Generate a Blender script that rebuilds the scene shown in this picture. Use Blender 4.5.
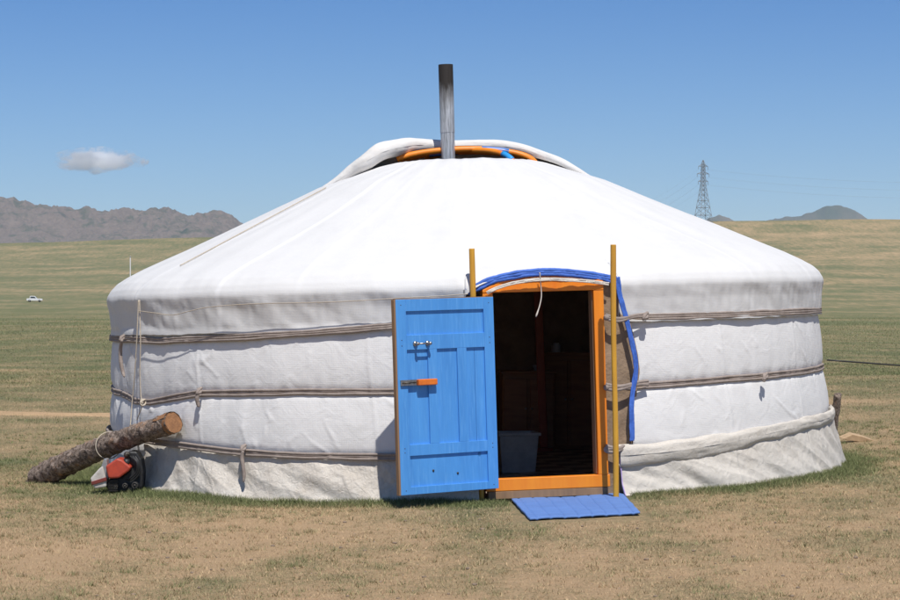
import bpy, math, random
import numpy as np
from mathutils import Matrix, Vector
random.seed(7); RNG = np.random.default_rng(7)
R = math.radians
S = bpy.context.scene
for o in list(bpy.data.objects): bpy.data.objects.remove(o)
COL = S.collection

# ------------------------------------------------------------------ camera
F, HZ, CZ, CD = 2317.0, 305.0, 1.45, 20.0     # focal length in photo pixels, eye level row, eye height, distance to yurt
cam = bpy.data.cameras.new('camera'); cam.sensor_width = 36; cam.lens = 36*F/900
cam.clip_start = .1; cam.clip_end = 60000
co = bpy.data.objects.new('camera', cam); COL.objects.link(co)
co.location = (0, -CD, CZ); co.rotation_euler = (R(90)+math.atan((HZ-300)/F), 0, 0)
S.camera = co
# ------------------------------------------------------------------ sky, sun, exposure
SUN_EL, SUN_AZ = 61.0, 13.0                    # azimuth: degrees to the right of straight behind the camera
W = bpy.data.worlds.new('World'); S.world = W; W.use_nodes = True
nt = W.node_tree; bg = nt.nodes['Background']
sky = nt.nodes.new('ShaderNodeTexSky'); sky.sky_type = 'NISHITA'; sky.sun_disc = False
sky.sun_elevation = R(SUN_EL); sky.sun_rotation = R(180-SUN_AZ)
sky.altitude = 1300; sky.air_density = 1.0; sky.dust_density = 0.2; sky.ozone_density = 3
tint = nt.nodes.new('ShaderNodeMix'); tint.data_type = 'RGBA'; tint.blend_type = 'MULTIPLY'; tint.inputs[0].default_value = 1; tint.inputs[7].default_value = (.66, .77, 1.0, 1)
wtc = nt.nodes.new('ShaderNodeTexCoord'); wsp = nt.nodes.new('ShaderNodeSeparateXYZ'); nt.links.new(wtc.outputs['Generated'], wsp.inputs[0])
wr = nt.nodes.new('ShaderNodeValToRGB'); nt.links.new(wsp.outputs[2], wr.inputs[0]); ce = wr.color_ramp.elements
ce[0].position = 0.0; ce[0].color = (.76, .84, .96, 1); ce[1].position = .13; ce[1].color = (.38, .59, .89, 1)
e2 = ce.new(.05); e2.color = (.60, .73, .93, 1); e3 = ce.new(.35); e3.color = (.60, .66, .78, 1)
nt.links.new(wr.outputs[0], tint.inputs[7]); nt.links.new(sky.outputs[0], tint.inputs[6]); nt.links.new(tint.outputs[2], bg.inputs[0]); bg.inputs[1].default_value = 0.105
sd = bpy.data.lights.new('sun', 'SUN'); sd.energy = 4.6; sd.angle = R(.53); sd.color = (1, .965, .91)
so = bpy.data.objects.new('sun', sd); COL.objects.link(so)
sv = Vector((math.sin(R(SUN_AZ))*math.cos(R(SUN_EL)), -math.cos(R(SUN_AZ))*math.cos(R(SUN_EL)), math.sin(R(SUN_EL))))
so.rotation_euler = sv.to_track_quat('Z', 'Y').to_euler()
S.view_settings.view_transform = 'Standard'; S.view_settings.look = 'None'
S.view_settings.exposure = 0.0; S.view_settings.gamma = 1; S.view_settings.use_curve_mapping = False
S.render.engine = 'CYCLES'
S.cycles.volume_step_rate = 4; S.cycles.volume_max_steps = 64; S.cycles.volume_bounces = 16; S.cycles.max_bounces = 20

# ------------------------------------------------------------------ noise
def _h(ix, iy, seed):
    n = (ix.astype(np.int64)*374761393 + iy.astype(np.int64)*668265263 + seed*1274126177) & 0xffffffff
    n = ((n ^ (n >> 13))*1274126177) & 0xffffffff
    return ((n ^ (n >> 16)) & 0xffff)/65535.0
def vnoise(x, y, seed=0):
    x = np.asarray(x, float); y = np.asarray(y, float)
    ix = np.floor(x); iy = np.floor(y); fx = x-ix; fy = y-iy
    ang = [2*np.pi*_h(ix+a, iy+b, seed) for a in (0, 1) for b in (0, 1)]
    g = [np.cos(ang[0])*fx+np.sin(ang[0])*fy, np.cos(ang[1])*fx+np.sin(ang[1])*(fy-1),
         np.cos(ang[2])*(fx-1)+np.sin(ang[2])*fy, np.cos(ang[3])*(fx-1)+np.sin(ang[3])*(fy-1)]
    u = fx*fx*fx*(fx*(fx*6-15)+10); v = fy*fy*fy*(fy*(fy*6-15)+10)
    return 1.5*((g[0]*(1-v)+g[1]*v)*(1-u)+(g[2]*(1-v)+g[3]*v)*u)
def fbm(x, y, o=4, seed=0, gain=.5):
    s = 0; a = 1
    for k in range(o):
        s = s+a*vnoise(np.asarray(x)*2**k+17.3*k, np.asarray(y)*2**k-9.1*k, seed+k); a *= gain
    return s
def ridge(x, y, o=5, seed=0):
    s = 0; a = 1
    for k in range(o):
        s = s+a*(1-np.abs(vnoise(np.asarray(x)*2**k+7.3*k, np.asarray(y)*2**k-3.1*k, seed+k))*2); a *= .5
    return s/2
def sstep(a, b, x):
    t = np.clip((np.asarray(x, float)-a)/(b-a), 0, 1); return t*t*(3-2*t)

# ------------------------------------------------------------------ materials
def nd(t, ty, **kw):
    n = t.nodes.new(ty)
    for k, v in kw.items(): setattr(n, k, v)
    return n
def mat(name, col, rough=.7, var=None, vs=5.0, va=.5, bump=0, bs=60.0, bd=.01, metal=0, stretch=(1, 1, 1), coord='Object', spec=None, sheen=0, detail=6):
    m = bpy.data.materials.new(name); m.use_nodes = True; t = m.node_tree; p = t.nodes['Principled BSDF']
    p.inputs['Base Color'].default_value = (*col, 1); p.inputs['Roughness'].default_value = rough; p.inputs['Metallic'].default_value = metal
    if spec is not None: p.inputs['Specular IOR Level'].default_value = spec
    if sheen: p.inputs['Sheen Weight'].default_value = sheen
    tc = nd(t, 'ShaderNodeTexCoord'); mp = nd(t, 'ShaderNodeMapping'); mp.inputs['Scale'].default_value = stretch
    t.links.new(tc.outputs[coord], mp.inputs[0])
    if var:
        n = nd(t, 'ShaderNodeTexNoise'); n.inputs['Scale'].default_value = vs; n.inputs['Detail'].default_value = detail; n.inputs['Roughness'].default_value = .65
        t.links.new(mp.outputs[0], n.inputs['Vector'])
        r = nd(t, 'ShaderNodeMapRange'); r.inputs['From Min'].default_value = .5-.25*va; r.inputs['From Max'].default_value = .5+.35*va+.02
        t.links.new(n.outputs[0], r.inputs[0])
        mx = nd(t, 'ShaderNodeMix', data_type='RGBA'); mx.inputs[6].default_value = (*col, 1); mx.inputs[7].default_value = (*var, 1)
        t.links.new(r.outputs[0], mx.inputs[0]); t.links.new(mx.outputs[2], p.inputs['Base Color'])
    if bump:
        n2 = nd(t, 'ShaderNodeTexNoise'); n2.inputs['Scale'].default_value = bs; n2.inputs['Detail'].default_value = 5
        t.links.new(mp.outputs[0], n2.inputs['Vector'])
        b = nd(t, 'ShaderNodeBump'); b.inputs['Strength'].default_value = bump; b.inputs['Distance'].default_value = bd
        t.links.new(n2.outputs[0], b.inputs['Height']); t.links.new(b.outputs[0], p.inputs['Normal'])
    return m
def fabric(name, col, dirt, weave=.012, wbump=.4, nb=.6, nbs=14, rough=.75, dirtlo=.52, dirthi=.85, ds=2.0):
    """white tarpaulin / canvas: ripstop weave as bump, soft creases, faint stains; UV in metres"""
    m = bpy.data.materials.new(name); m.use_nodes = True; t = m.node_tree; p = t.nodes['Principled BSDF']
    p.inputs['Roughness'].default_value = rough; p.inputs['Specular IOR Level'].default_value = .3
    uv = nd(t, 'ShaderNodeUVMap'); tc = nd(t, 'ShaderNodeTexCoord')
    n = nd(t, 'ShaderNodeTexNoise'); n.inputs['Scale'].default_value = ds; n.inputs['Detail'].default_value = 8; n.inputs['Roughness'].default_value = .7
    t.links.new(uv.outputs[0], n.inputs['Vector'])
    r = nd(t, 'ShaderNodeMapRange'); r.inputs['From Min'].default_value = dirtlo; r.inputs['From Max'].default_value = dirthi
    t.links.new(n.outputs[0], r.inputs[0])
    mx = nd(t, 'ShaderNodeMix', data_type='RGBA'); mx.inputs[6].default_value = (*col, 1); mx.inputs[7].default_value = (*dirt, 1)
    t.links.new(r.outputs[0], mx.inputs[0]); t.links.new(mx.outputs[2], p.inputs['Base Color'])
    sep = nd(t, 'ShaderNodeSeparateXYZ'); t.links.new(uv.outputs[0], sep.inputs[0])
    hs = []
    for i in (0, 1):
        a = nd(t, 'ShaderNodeMath', operation='MULTIPLY'); a.inputs[1].default_value = 2*math.pi/weave; t.links.new(sep.outputs[i], a.inputs[0])
        s = nd(t, 'ShaderNodeMath', operation='SINE'); t.links.new(a.outputs[0], s.inputs[0])
        q = nd(t, 'ShaderNodeMath', operation='POWER'); q.inputs[1].default_value = 4; t.links.new(s.outputs[0], q.inputs[0]); hs.append(q)
    ad = nd(t, 'ShaderNodeMath', operation='ADD'); t.links.new(hs[0].outputs[0], ad.inputs[0]); t.links.new(hs[1].outputs[0], ad.inputs[1])
    b1 = nd(t, 'ShaderNodeBump'); b1.inputs['Strength'].default_value = wbump; b1.inputs['Distance'].default_value = .0015
    t.links.new(ad.outputs[0], b1.inputs['Height'])
    n2 = nd(t, 'ShaderNodeTexNoise'); n2.inputs['Scale'].default_value = nbs; n2.inputs['Detail'].default_value = 6; n2.inputs['Roughness'].default_value = .6; n2.inputs['Distortion'].default_value = .6
    t.links.new(uv.outputs[0], n2.inputs['Vector'])
    b2 = nd(t, 'ShaderNodeBump'); b2.inputs['Strength'].default_value = nb; b2.inputs['Distance'].default_value = .012
    t.links.new(n2.outputs[0], b2.inputs['Height']); t.links.new(b1.outputs[0], b2.inputs['Normal']); t.links.new(b2.outputs[0], p.inputs['Normal'])
    return m

# ------------------------------------------------------------------ mesh helpers
class MB:
    def __init__(s): s.v = []; s.f = []; s.n = 0
    def add(s, v, f):
        s.v.append(np.asarray(v, float).reshape(-1, 3)); s.f += [tuple(i+s.n for i in q) for q in f]; s.n += len(s.v[-1]); return s
    def box(s, c, d, m=None):
        x, y, z = c; a, b, h = d[0]/2, d[1]/2, d[2]/2
        v = np.array([(x+i*a, y+j*b, z+k*h) for k in (-1, 1) for j in (-1, 1) for i in (-1, 1)], float)
        if m is not None: v = np.array([m @ Vector(p) for p in v])
        return s.add(v, [(0, 2, 3, 1), (4, 5, 7, 6), (0, 1, 5, 4), (2, 6, 7, 3), (0, 4, 6, 2), (1, 3, 7, 5)])
    def prism(s, poly, y0, y1, m=None):
        """polygon in x,z extruded along y"""
        n = len(poly); v = [(a, y0, b) for a, b in poly]+[(a, y1, b) for a, b in poly]
        if m is not None: v = [m @ Vector(p) for p in v]
        f = [tuple(range(n)), tuple(range(2*n-1, n-1, -1))]+[(i, i+n, (i+1) % n+n, (i+1) % n) for i in range(n)]
        return s.add([tuple(p) for p in v], f)
    def tube(s, pts, rad, n=10, sq=None, caps=True, up=None, jit=0, seed=0):
        """tube along pts; rad scalar or list; sq=(a,b) squash of the section along normal / binormal"""
        P = np.asarray(pts, float); k = len(P); r = np.broadcast_to(np.asarray(rad, float), (k,))
        T = np.gradient(P, axis=0); T /= np.linalg.norm(T, axis=1)[:, None]+1e-12
        u = np.array(up if up is not None else (0, 0, 1), float)
        if up is None and abs(T @ u).max() > .98: u = np.array((1., .13, 0))
        V = []
        for i in range(k):
            uu = u[i] if u.ndim == 2 else u
            a = np.cross(T[i], uu); a /= np.linalg.norm(a)+1e-12; b = np.cross(a, T[i])
            sa, sb = sq if sq else (1, 1)
            for j in range(n):
                t = 2*math.pi*j/n
                V.append(P[i]+r[i]*(a*sa*math.cos(t)+b*sb*math.sin(t)))
        V = np.array(V)
        if jit: V += RNG.normal(0, jit, V.shape)
        f = [(i*n+j, i*n+(j+1) % n, (i+1)*n+(j+1) % n, (i+1)*n+j) for i in range(k-1) for j in range(n)]
        if caps: f += [tuple(range(n-1, -1, -1)), tuple((k-1)*n+j for j in range(n))]
        return s.add(V, f)
    def cyl(s, p0, p1, r0, r1=None, n=16): return s.tube([p0, p1], [r0, r0 if r1 is None else r1], n)
    def ball(s, c, r, n=10, sc=(1, 1, 1)):
        v = []; f = []
        for i in range(n+1):
            a = math.pi*i/n
            for j in range(2*n):
                b = math.pi*j/n; v.append((c[0]+r*sc[0]*math.sin(a)*math.cos(b), c[1]+r*sc[1]*math.sin(a)*math.sin(b), c[2]+r*sc[2]*math.cos(a)))
        for i in range(n):
            for j in range(2*n): f.append((i*2*n+j, (i+1)*2*n+j, (i+1)*2*n+(j+1) % (2*n), i*2*n+(j+1) % (2*n)))
        return s.add(v, f)
    def build(s, name, m, parent=None, smooth=False, bevel=0, uv=None):
        me = bpy.data.meshes.new(name); V = np.concatenate(s.v)
        me.from_pydata(V.tolist(), [], s.f); me.update()
        if uv is not None:
            l = me.uv_layers.new(name='UVMap'); vi = np.zeros(len(me.loops), np.int32); me.loops.foreach_get('vertex_index', vi)
            l.data.foreach_set('uv', np.asarray(uv, np.float32)[vi].ravel())
        if smooth: me.polygons.foreach_set('use_smooth', [True]*len(me.polygons))
        me.materials.append(m); o = bpy.data.objects.new(name, me); COL.objects.link(o); o.parent = parent
        if bevel:
            b = o.modifiers.new('b', 'BEVEL'); b.width = bevel; b.segments = 2; b.limit_method = 'ANGLE'
        return o
def grid_faces(nr, nc): 
    return [(i*nc+j, i*nc+j+1, (i+1)*nc+j+1, (i+1)*nc+j) for i in range(nr-1) for j in range(nc-1)]
def fast_grid(name, V, nr, nc, m, parent=None, uv=None, thick=0):
    me = bpy.data.meshes.new(name); V = np.asarray(V, np.float32).reshape(-1, 3)
    i, j = np.meshgrid(np.arange(nr-1), np.arange(nc-1), indexing='ij'); a = (i*nc+j).ravel()
    q = np.stack([a, a+1, a+nc+1, a+nc], 1).astype(np.int32); n = len(q)
    me.vertices.add(len(V)); me.vertices.foreach_set('co', V.ravel())
    me.loops.add(4*n); me.loops.foreach_set('vertex_index', q.ravel())
    me.polygons.add(n); me.polygons.foreach_set('loop_start', np.arange(n, dtype=np.int32)*4); me.polygons.foreach_set('loop_total', np.full(n, 4, np.int32))
    me.polygons.foreach_set('use_smooth', np.ones(n, bool)); me.update(calc_edges=True)
    if uv is not None:
        l = me.uv_layers.new(name='UVMap'); l.data.foreach_set('uv', np.asarray(uv, np.float32).reshape(-1, 2)[q.ravel()].ravel())
    me.validate(); me.materials.append(m); o = bpy.data.objects.new(name, me); COL.objects.link(o); o.parent = parent
    if thick: 
        s = o.modifiers.new('s', 'SOLIDIFY'); s.thickness = thick; s.offset = -1
    return o
def tag(o, label, cat, group=None):
    o['label'] = label; o['category'] = cat
    if group: o['group'] = group
    return o
def thing(name, label, cat, loc=(0, 0, 0), rot=(0, 0, 0), group=None):
    o = bpy.data.objects.new(name, None); COL.objects.link(o); o.location = loc; o.rotation_euler = rot; o.empty_display_size = .2
    return tag(o, label, cat, group)
def struct(o, kind='structure'): o['kind'] = kind; return o

# ------------------------------------------------------------------ terrain
def gz(x, y, fine=True):
    x = np.asarray(x, float); y = np.asarray(y, float); d = y+CD
    xs = 6*np.tanh(x/6); near = (.02*xs+.005*xs*xs)*np.exp(-(y/45)**2)
    crest = 1.2+40.0+(15.5)*sstep(-330, 290, x)+1.8*vnoise(x/260, y*0+3.1, 5)
    t = np.clip((d-250)/1250, 0, 1); up = crest*t**3.0
    up = np.where(d > 1500, crest*(1-.8*sstep(1500, 3200, d)), up)
    und = .012*np.minimum(d, 700)*.12*fbm(x/140, y/90, 3, 2)*sstep(60, 400, d)
    z = near+up+und
    if fine: z = z+.012*fbm(x/.9, y/.9, 3, 9)*np.exp(-(d/60)**2)+.004*fbm(x/.15, y/.15, 2, 12)*np.exp(-(d/30)**2)
    return z
def green(x, y):
    x = np.asarray(x, float); y = np.asarray(y, float); d = y+CD; r = np.hypot(x-.17, y)
    base = np.interp(d, [8, 13, 15.5, 17.5, 21, 26, 34, 50, 90, 150, 300, 700, 1100, 1500, 4000],
                        [.20, .20, .27, .46, .50, .50, .58, .72, .76, .80, .80, .80, .76, .72, .7])
    base = base-.06*sstep(0, 4, x)*np.exp(-((d-18)/6)**2)-.16*sstep(20, 300, x)*sstep(200, 700, d)
    ring = np.exp(-((r-3.25)/.32)**2)
    ring = ring*(1-.75*np.exp(-((x-.85)/.6)**2)*(y < -2))*(.55+.45*sstep(-.2, .4, fbm(x/.5, y/.5, 2, 40)))
    g = base+.26*fbm(x/1.8, y/2.4, 4, 30)*np.exp(-(d/120)**2)+.20*fbm(x/.5, y/.6, 3, 33)*np.exp(-(d/40)**2)
    g = g+.20*fbm(x/50, y/30, 5, 36)*sstep(40, 160, d)+.14*fbm(x/260, y/90, 5, 37)+.10*fbm(x/40, y/40, 3, 38)*sstep(200, 500, d)
    g = g+.42*ring
    g = g-.25*np.exp(-((d-50-2*vnoise(x/9, y*0, 3))/1.6)**2)*sstep(-14, -9, -x-18+0*x) 
    return np.clip(g, 0, 1)
rows = [-60]
while rows[-1] < 10300:
    d = rows[-1]; rows.append(d+(4 if d < 4 else max(.14, .012*d)))
rows = np.array(rows); NC = 361
u = np.linspace(-1, 1, NC); uu = np.sign(u)*np.where(np.abs(u) < .85, np.abs(u)/.85, 1+((np.abs(u)-.85)/.15)**2*5)
D, U = np.meshgrid(rows, uu, indexing='ij')
X = np.clip(U*(6+.30*np.maximum(D, 8)), -5200-300*np.abs(U), 5200+300*np.abs(U)); X = np.clip(X, -6900, 6900); Y = D-CD; Z = gz(X, Y)
m = bpy.data.materials.new('ground'); m.use_nodes = True; t = m.node_tree; p = t.nodes['Principled BSDF']
p.inputs['Roughness'].default_value = .95; p.inputs['Specular IOR Level'].default_value = .1
at = nd(t, 'ShaderNodeAttribute', attribute_name='green'); geo = nd(t, 'ShaderNodeNewGeometry')
def noise_at(sc, detail=4, dist=0, st=(1, 1, 1)):
    mp = nd(t, 'ShaderNodeMapping'); mp.inputs['Scale'].default_value = st; t.links.new(geo.outputs['Position'], mp.inputs[0])
    n = nd(t, 'ShaderNodeTexNoise'); n.inputs['Scale'].default_value = sc; n.inputs['Detail'].default_value = detail; n.inputs['Roughness'].default_value = .7; n.inputs['Distortion'].default_value = dist
    t.links.new(mp.outputs[0], n.inputs['Vector']); return n.outputs[0]
def mth(op, a, b, c=None):
    n = nd(t, 'ShaderNodeMath', operation=op)
    for i, q in enumerate((a, b, c)):
        if q is None: continue
        if isinstance(q, (int, float)): n.inputs[i].default_value = q
        else: t.links.new(q, n.inputs[i])
    return n.outputs[0]
def mixc(f, a, b):
    n = nd(t, 'ShaderNodeMix', data_type='RGBA')
    for i, q in ((0, f), (6, a), (7, b)):
        if isinstance(q, tuple): n.inputs[i].default_value = (*q, 1)
        elif isinstance(q, (int, float)): n.inputs[i].default_value = q
        else: t.links.new(q, n.inputs[i])
    return n.outputs[2]
n1 = noise_at(9, 6, .4); n2 = noise_at(60, 4); n3 = noise_at(1.2, 5); n4 = noise_at(.05, 8, .3, (1, 2.5, 1))
g = mth('ADD', at.outputs['Fac'], mth('MULTIPLY', mth('SUBTRACT', n1, .5), .9)); g = mth('ADD', g, mth('MULTIPLY', mth('SUBTRACT', n2, .5), 1.6)); g = mth('ADD', g, mth('MULTIPLY', mth('SUBTRACT', n4, .5), .5))
cl = nd(t, 'ShaderNodeMapRange'); cl.inputs['From Min'].default_value = .18; cl.inputs['From Max'].default_value = .85; t.links.new(g, cl.inputs[0])
soil = mixc(n2, (.56, .375, .215), (.35, .24, .145)); soil = mixc(mth('MULTIPLY', n3, .9), soil, (.58, .405, .24))
gfar = noise_at(.5, 6, .2, (1, .14, 1)); gfar2 = noise_at(.07, 6, .2, (1, .25, 1)); cl2 = mth('ADD', g, mth('ADD', mth('MULTIPLY', mth('SUBTRACT', gfar, .5), 1.0), mth('MULTIPLY', mth('SUBTRACT', gfar2, .5), .35)))
cl.inputs[0].default_value = 0; t.links.new(cl2, cl.inputs[0])
grs = mixc(n1, (.122, .142, .066), (.19, .192, .10))
t.links.new(mixc(cl.outputs[0], soil, grs), p.inputs['Base Color'])
b = nd(t, 'ShaderNodeBump'); b.inputs['Strength'].default_value = .8; b.inputs['Distance'].default_value = .03
t.links.new(mth('ADD', n2, mth('MULTIPLY', n1, 2)), b.inputs['Height']); t.links.new(b.outputs[0], p.inputs['Normal'])
gm = m
go = fast_grid('ground', np.stack([X, Y, Z], -1), len(rows), NC, gm)
ga = go.data.attributes.new('green', 'FLOAT', 'POINT'); ga.data.foreach_set('value', green(X, Y).astype(np.float32).ravel())
struct(go)
# dirt track crossing behind the yurt on the left
tx = np.linspace(-22, -1, 240); dc = 30.6-.10*(tx+4.7)+.25*vnoise(tx/3, tx*0, 61)
hw = .55*(1+.35*fbm(tx/.8, tx*0+2, 3, 62))*sstep(-1, -4, tx)+.02
rowsP = np.linspace(-1, 1, 7)
PX = np.tile(tx, (7, 1)); PY = dc-CD+rowsP[:, None]*hw*(1+.25*fbm(PX*2, rowsP[:, None]*3, 2, 63)); PZ = gz(PX, PY)+.012-.02*np.abs(rowsP[:, None])**4
struct(fast_grid('path', np.stack([PX, PY, PZ], -1), 7, 240, mat('track_soil', (.50, .33, .18), .95, (.38, .25, .13), 3, .6, .4, 30)))

# ------------------------------------------------------------------ far mountains and hills
rock = bpy.data.materials.new('rock'); rock.use_nodes = True; t = rock.node_tree; p = t.nodes['Principled BSDF']; p.inputs['Roughness'].default_value = .95
geo = nd(t, 'ShaderNodeNewGeometry'); a1 = noise_at(.02, 8, .5, (1, 1, .35)); a2 = noise_at(.006, 6); a3 = noise_at(.08, 6, 0, (1, 1, .5))
c = mixc(a3, (.085, .066, .05), (.30, .225, .175)); r = nd(t, 'ShaderNodeMapRange'); r.inputs['From Min'].default_value = .5; r.inputs['From Max'].default_value = .62; t.links.new(a1, r.inputs[0])
c = mixc(r.outputs[0], c, (.10, .095, .06)); r2 = nd(t, 'ShaderNodeMapRange'); r2.inputs['From Min'].default_value = .58; r2.inputs['From Max'].default_value = .66; t.links.new(a2, r2.inputs[0])
c = mixc(r2.outputs[0], c, (.04, .06, .03)); t.links.new(c, p.inputs['Base Color'])
b = nd(t, 'ShaderNodeBump'); b.inputs['Strength'].default_value = 1; b.inputs['Distance'].default_value = 12; t.links.new(a1, b.inputs['Height']); t.links.new(b.outputs[0], p.inputs['Normal'])
def range_mesh(name, xs, tops, yc, half, nx, ny, crag, m, seed, sc):
    x = np.linspace(xs[0], xs[-1], nx); v = np.linspace(-1, 1, ny); Xm, Vm = np.meshgrid(x, v)
    top = np.interp(Xm, xs, tops); prof = np.clip(1-np.abs(Vm)**1.25, 0, 1)
    top = top*(1.06 if crag > 20 else 1.0)+crag*(.5 if crag > 20 else 1.1)
    endf = sstep(xs[0], xs[0]+half*.3, Xm)*sstep(xs[-1], xs[-1]-half*.3, Xm)
    Ym = yc+Vm*half
    rg = ridge(Xm/sc, Ym/sc*.7, 6, seed)-.6+.5*(ridge(Xm/(sc*.22), Ym/(sc*.3), 4, seed+20)-.6)
    Zm = top*prof+crag*rg*np.sqrt(prof)*(.45+.55*prof)-crag*.35
    return struct(fast_grid(name, np.stack([Xm, Ym, Zm], -1), ny, nx, m))
k6 = 6200/F
pts = [(-700, 190), (-350, 200), (-150, 206), (-60, 200), (0, 204), (30, 208), (60, 207), (80, 213), (110, 215), (130, 214), (160, 213), (185, 214), (205, 212), (218, 214), (232, 222), (262, 240), (330, 262), (420, 280)]
range_mesh('mountains', [(a-450)*k6 for a, b_ in pts], [(HZ-b_)*k6+1.45-6 for a, b_ in pts], 6200-CD, 900, 900, 240, 30, rock, 50, 190)
hill_m = mat('hill_rock', (.17, .13, .09), .95, (.07, .08, .045), .004, .5)
k9 = 9500/F
pts = [(745, 232), (765, 223), (780, 219.5), (800, 217), (815, 214), (825, 209.5), (838, 208), (850, 211), (862, 217), (875, 224), (900, 233)]
range_mesh('hill', [(a-450)*k9 for a, b_ in pts], [(HZ-b_)*k9+4 for a, b_ in pts], 9500-CD, 500, 200, 60, 14, hill_m, 70, 260)
pts = [(690, 235), (700, 226), (712, 219), (722, 216), (732, 219), (742, 224), (756, 231)]
range_mesh('hill', [(a-450)*k9 for a, b_ in pts], [(HZ-b_)*k9+4 for a, b_ in pts], 9600-CD, 300, 120, 50, 10, hill_m, 71, 200)

# ------------------------------------------------------------------ yurt frame of reference
XC = .17; TILT = -1.6; TURN = 10.4
yurt = thing('yurt', 'large round white canvas yurt with open blue door and stovepipe', 'yurt', (XC, 0, 0), (0, R(TILT), 0))
YM = Matrix.Translation((XC, 0, 0)) @ Matrix.Rotation(R(TILT), 4, 'Y') @ Matrix.Rotation(R(TURN), 4, 'Z')
yurt.rotation_euler = YM.to_euler(); YI = YM.inverted()
def hit(px, py, r):
    """angle and height on the wall (cylinder of radius r) seen at a photo pixel"""
    o = YI @ Vector((0, -CD, CZ)); d = (YI.to_3x3() @ Vector((px-450, F, HZ-py))).normalized()
    a = d.x**2+d.y**2; b = 2*(o.x*d.x+o.y*d.y); c = o.x**2+o.y**2-r*r; q = b*b-4*a*c
    t = (-b-math.sqrt(max(q, 0)))/(2*a); p = o+d*t
    return math.atan2(p.x, -p.y), p.z
def cyl(ph, z, r): return np.stack([r*np.sin(ph), -r*np.cos(ph), z+0*ph], -1)
def W2L(p): return YI @ Vector(p)
def at(px, py, d): return Vector(((px-450)/F*d, d-CD, CZ+(HZ-py)/F*d))
def ground_local(ph, r):
    """height in yurt coordinates of the ground under (ph, r)"""
    x = r*np.sin(ph); y = -r*np.cos(ph); c, s = math.cos(R(TURN)), math.sin(R(TURN))
    xw = x*c-y*s; yw = x*s+y*c
    return gz(xw+XC, yw, False)-math.sin(R(-TILT))*xw
# belts: (angle, height) tables, both sides of the door and round the back
def belt_tab(pts, r=3.05):
    hs = sorted(hit(a, b, r) for a, b in pts); ph = [h[0] for h in hs]; z = [h[1] for h in hs]
    return ph, z
_bt = [belt_tab([(108.5, 338), (125, 339), (160, 341), (240, 337), (320, 332), (395, 326), (470, 320), (606, 316), (645, 317), (720, 315), (790, 312), (823, 310)]),
       belt_tab([(110, 388), (120, 394), (135, 401), (150, 402), (197, 393.5), (300, 392), (395, 392), (470, 391), (606, 388), (660, 384.5), (765, 376), (826, 366)]),
       belt_tab([(112, 432), (150, 440), (200, 447), (243, 452), (300, 455), (400, 457), (475, 459), (606, 449), (680, 446), (836, 410)])]
def beltz(k, ph):
    a, z = _bt[k]; 
    return np.interp(ph, [-math.pi]+a+[math.pi], [(z[0]+z[-1])/2]+z+[(z[0]+z[-1])/2])
PH_SEAM = hit(138, 350, 3.05)[0]
def wallr(ph, z):
    ph = np.asarray(ph, float); z = np.asarray(z, float); x = ph*3.05
    r = np.interp(z, [-.2, 0, .35, .8, 1.3, 1.6], [3.12, 3.10, 3.055, 3.025, 3.0, 2.99])
    r = r+.05*sstep(.6, 1.2, ph)*sstep(.9, .1, z)
    b0, b1, b2 = beltz(0, ph), beltz(1, ph), beltz(2, ph)
    for b in (b0, b1, b2): r = r-.011*np.exp(-((z-b)/.035)**2)
    for a, b in ((b1, b0), (b2, b1)):
        tt = np.clip((z-a)/(b-a), 0, 1); r = r+.019*np.sin(math.pi*tt)**.8*(1-.4*tt)
    w1 = fbm(x/.55+z*.35, z/1.4, 3, 80); w2 = vnoise(x/.22+z*.6, z/.9, 84); w3 = ridge(x/.30-z*.7, z/.55+x*.35, 3, 86)-.6
    side = .65+.5*sstep(-.3, -1.1, ph)
    r = r+side*(.010*w1+.004*w2)+.032*side*np.maximum(w3, 0)*sstep(-.2, .4, vnoise(x/.9, z/.5, 90))+.012*np.maximum(ridge((x+z*.9)/.5, (z-x*.5)/1.6, 3, 92)-.72, 0)*3.5
    # puckers hanging from the belts
    for b in (b0, b1): r = r+.011*vnoise(x/.08, z/.5, 88)*np.exp(-np.abs(z-b)/.06)
    r = r+.022*sstep(0, .012, ph-PH_SEAM)*np.exp(-np.maximum(ph-PH_SEAM, 0)/.16)*sstep(.5, .7, z)
    for a_ in (-.93, -.42, .52, .86, 1.3, 2.0, 2.6, -1.6, -2.2, -2.8): r = r+.005*np.exp(-((x-3.05*a_-.03*np.sin(z*4))/.012)**2)
    return r
M_white = fabric('white_tarpaulin', (.775, .765, .755), (.63, .62, .61), .022, .18, .55, 7)
M_roof = fabric('roof_tarpaulin', (.685, .678, .668), (.635, .63, .62), .02, .15, .30, 6, dirtlo=.45, dirthi=.75)
t = M_roof.node_tree; p = t.nodes['Principled BSDF']; sa = nd(t, 'ShaderNodeAttribute', attribute_name='seam'); src = p.inputs['Base Color'].links[0].from_socket
sm_ = nd(t, 'ShaderNodeMix', data_type='RGBA'); t.links.new(src, sm_.inputs[6]); sm_.inputs[7].default_value = (.80, .795, .79, 1); t.links.new(sa.outputs['Fac'], sm_.inputs[0]); t.links.new(sm_.outputs[2], p.inputs['Base Color'])
M_felt = fabric('cream_canvas', (.72, .665, .59), (.52, .45, .37), .009, .6, 1.0, 22, .9, .45, .8, 3.5)
M_skirt = fabric('skirt_canvas', (.70, .65, .58), (.50, .44, .37), .009, .6, .8, 16, .9, .5, .85, 3)
M_brown = mat('brown_felt', (.34, .24, .16), .95, (.20, .14, .09), 6, .6, .6, 40)
M_belt = mat('horsehair_rope', (.36, .30, .265), .9, (.22, .175, .15), 12, .7, .7, 120, .004)
M_rope = mat('pale_rope', (.55, .48, .38), .9, (.42, .35, .27), 40, .6, .5, 200, .002)
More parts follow.
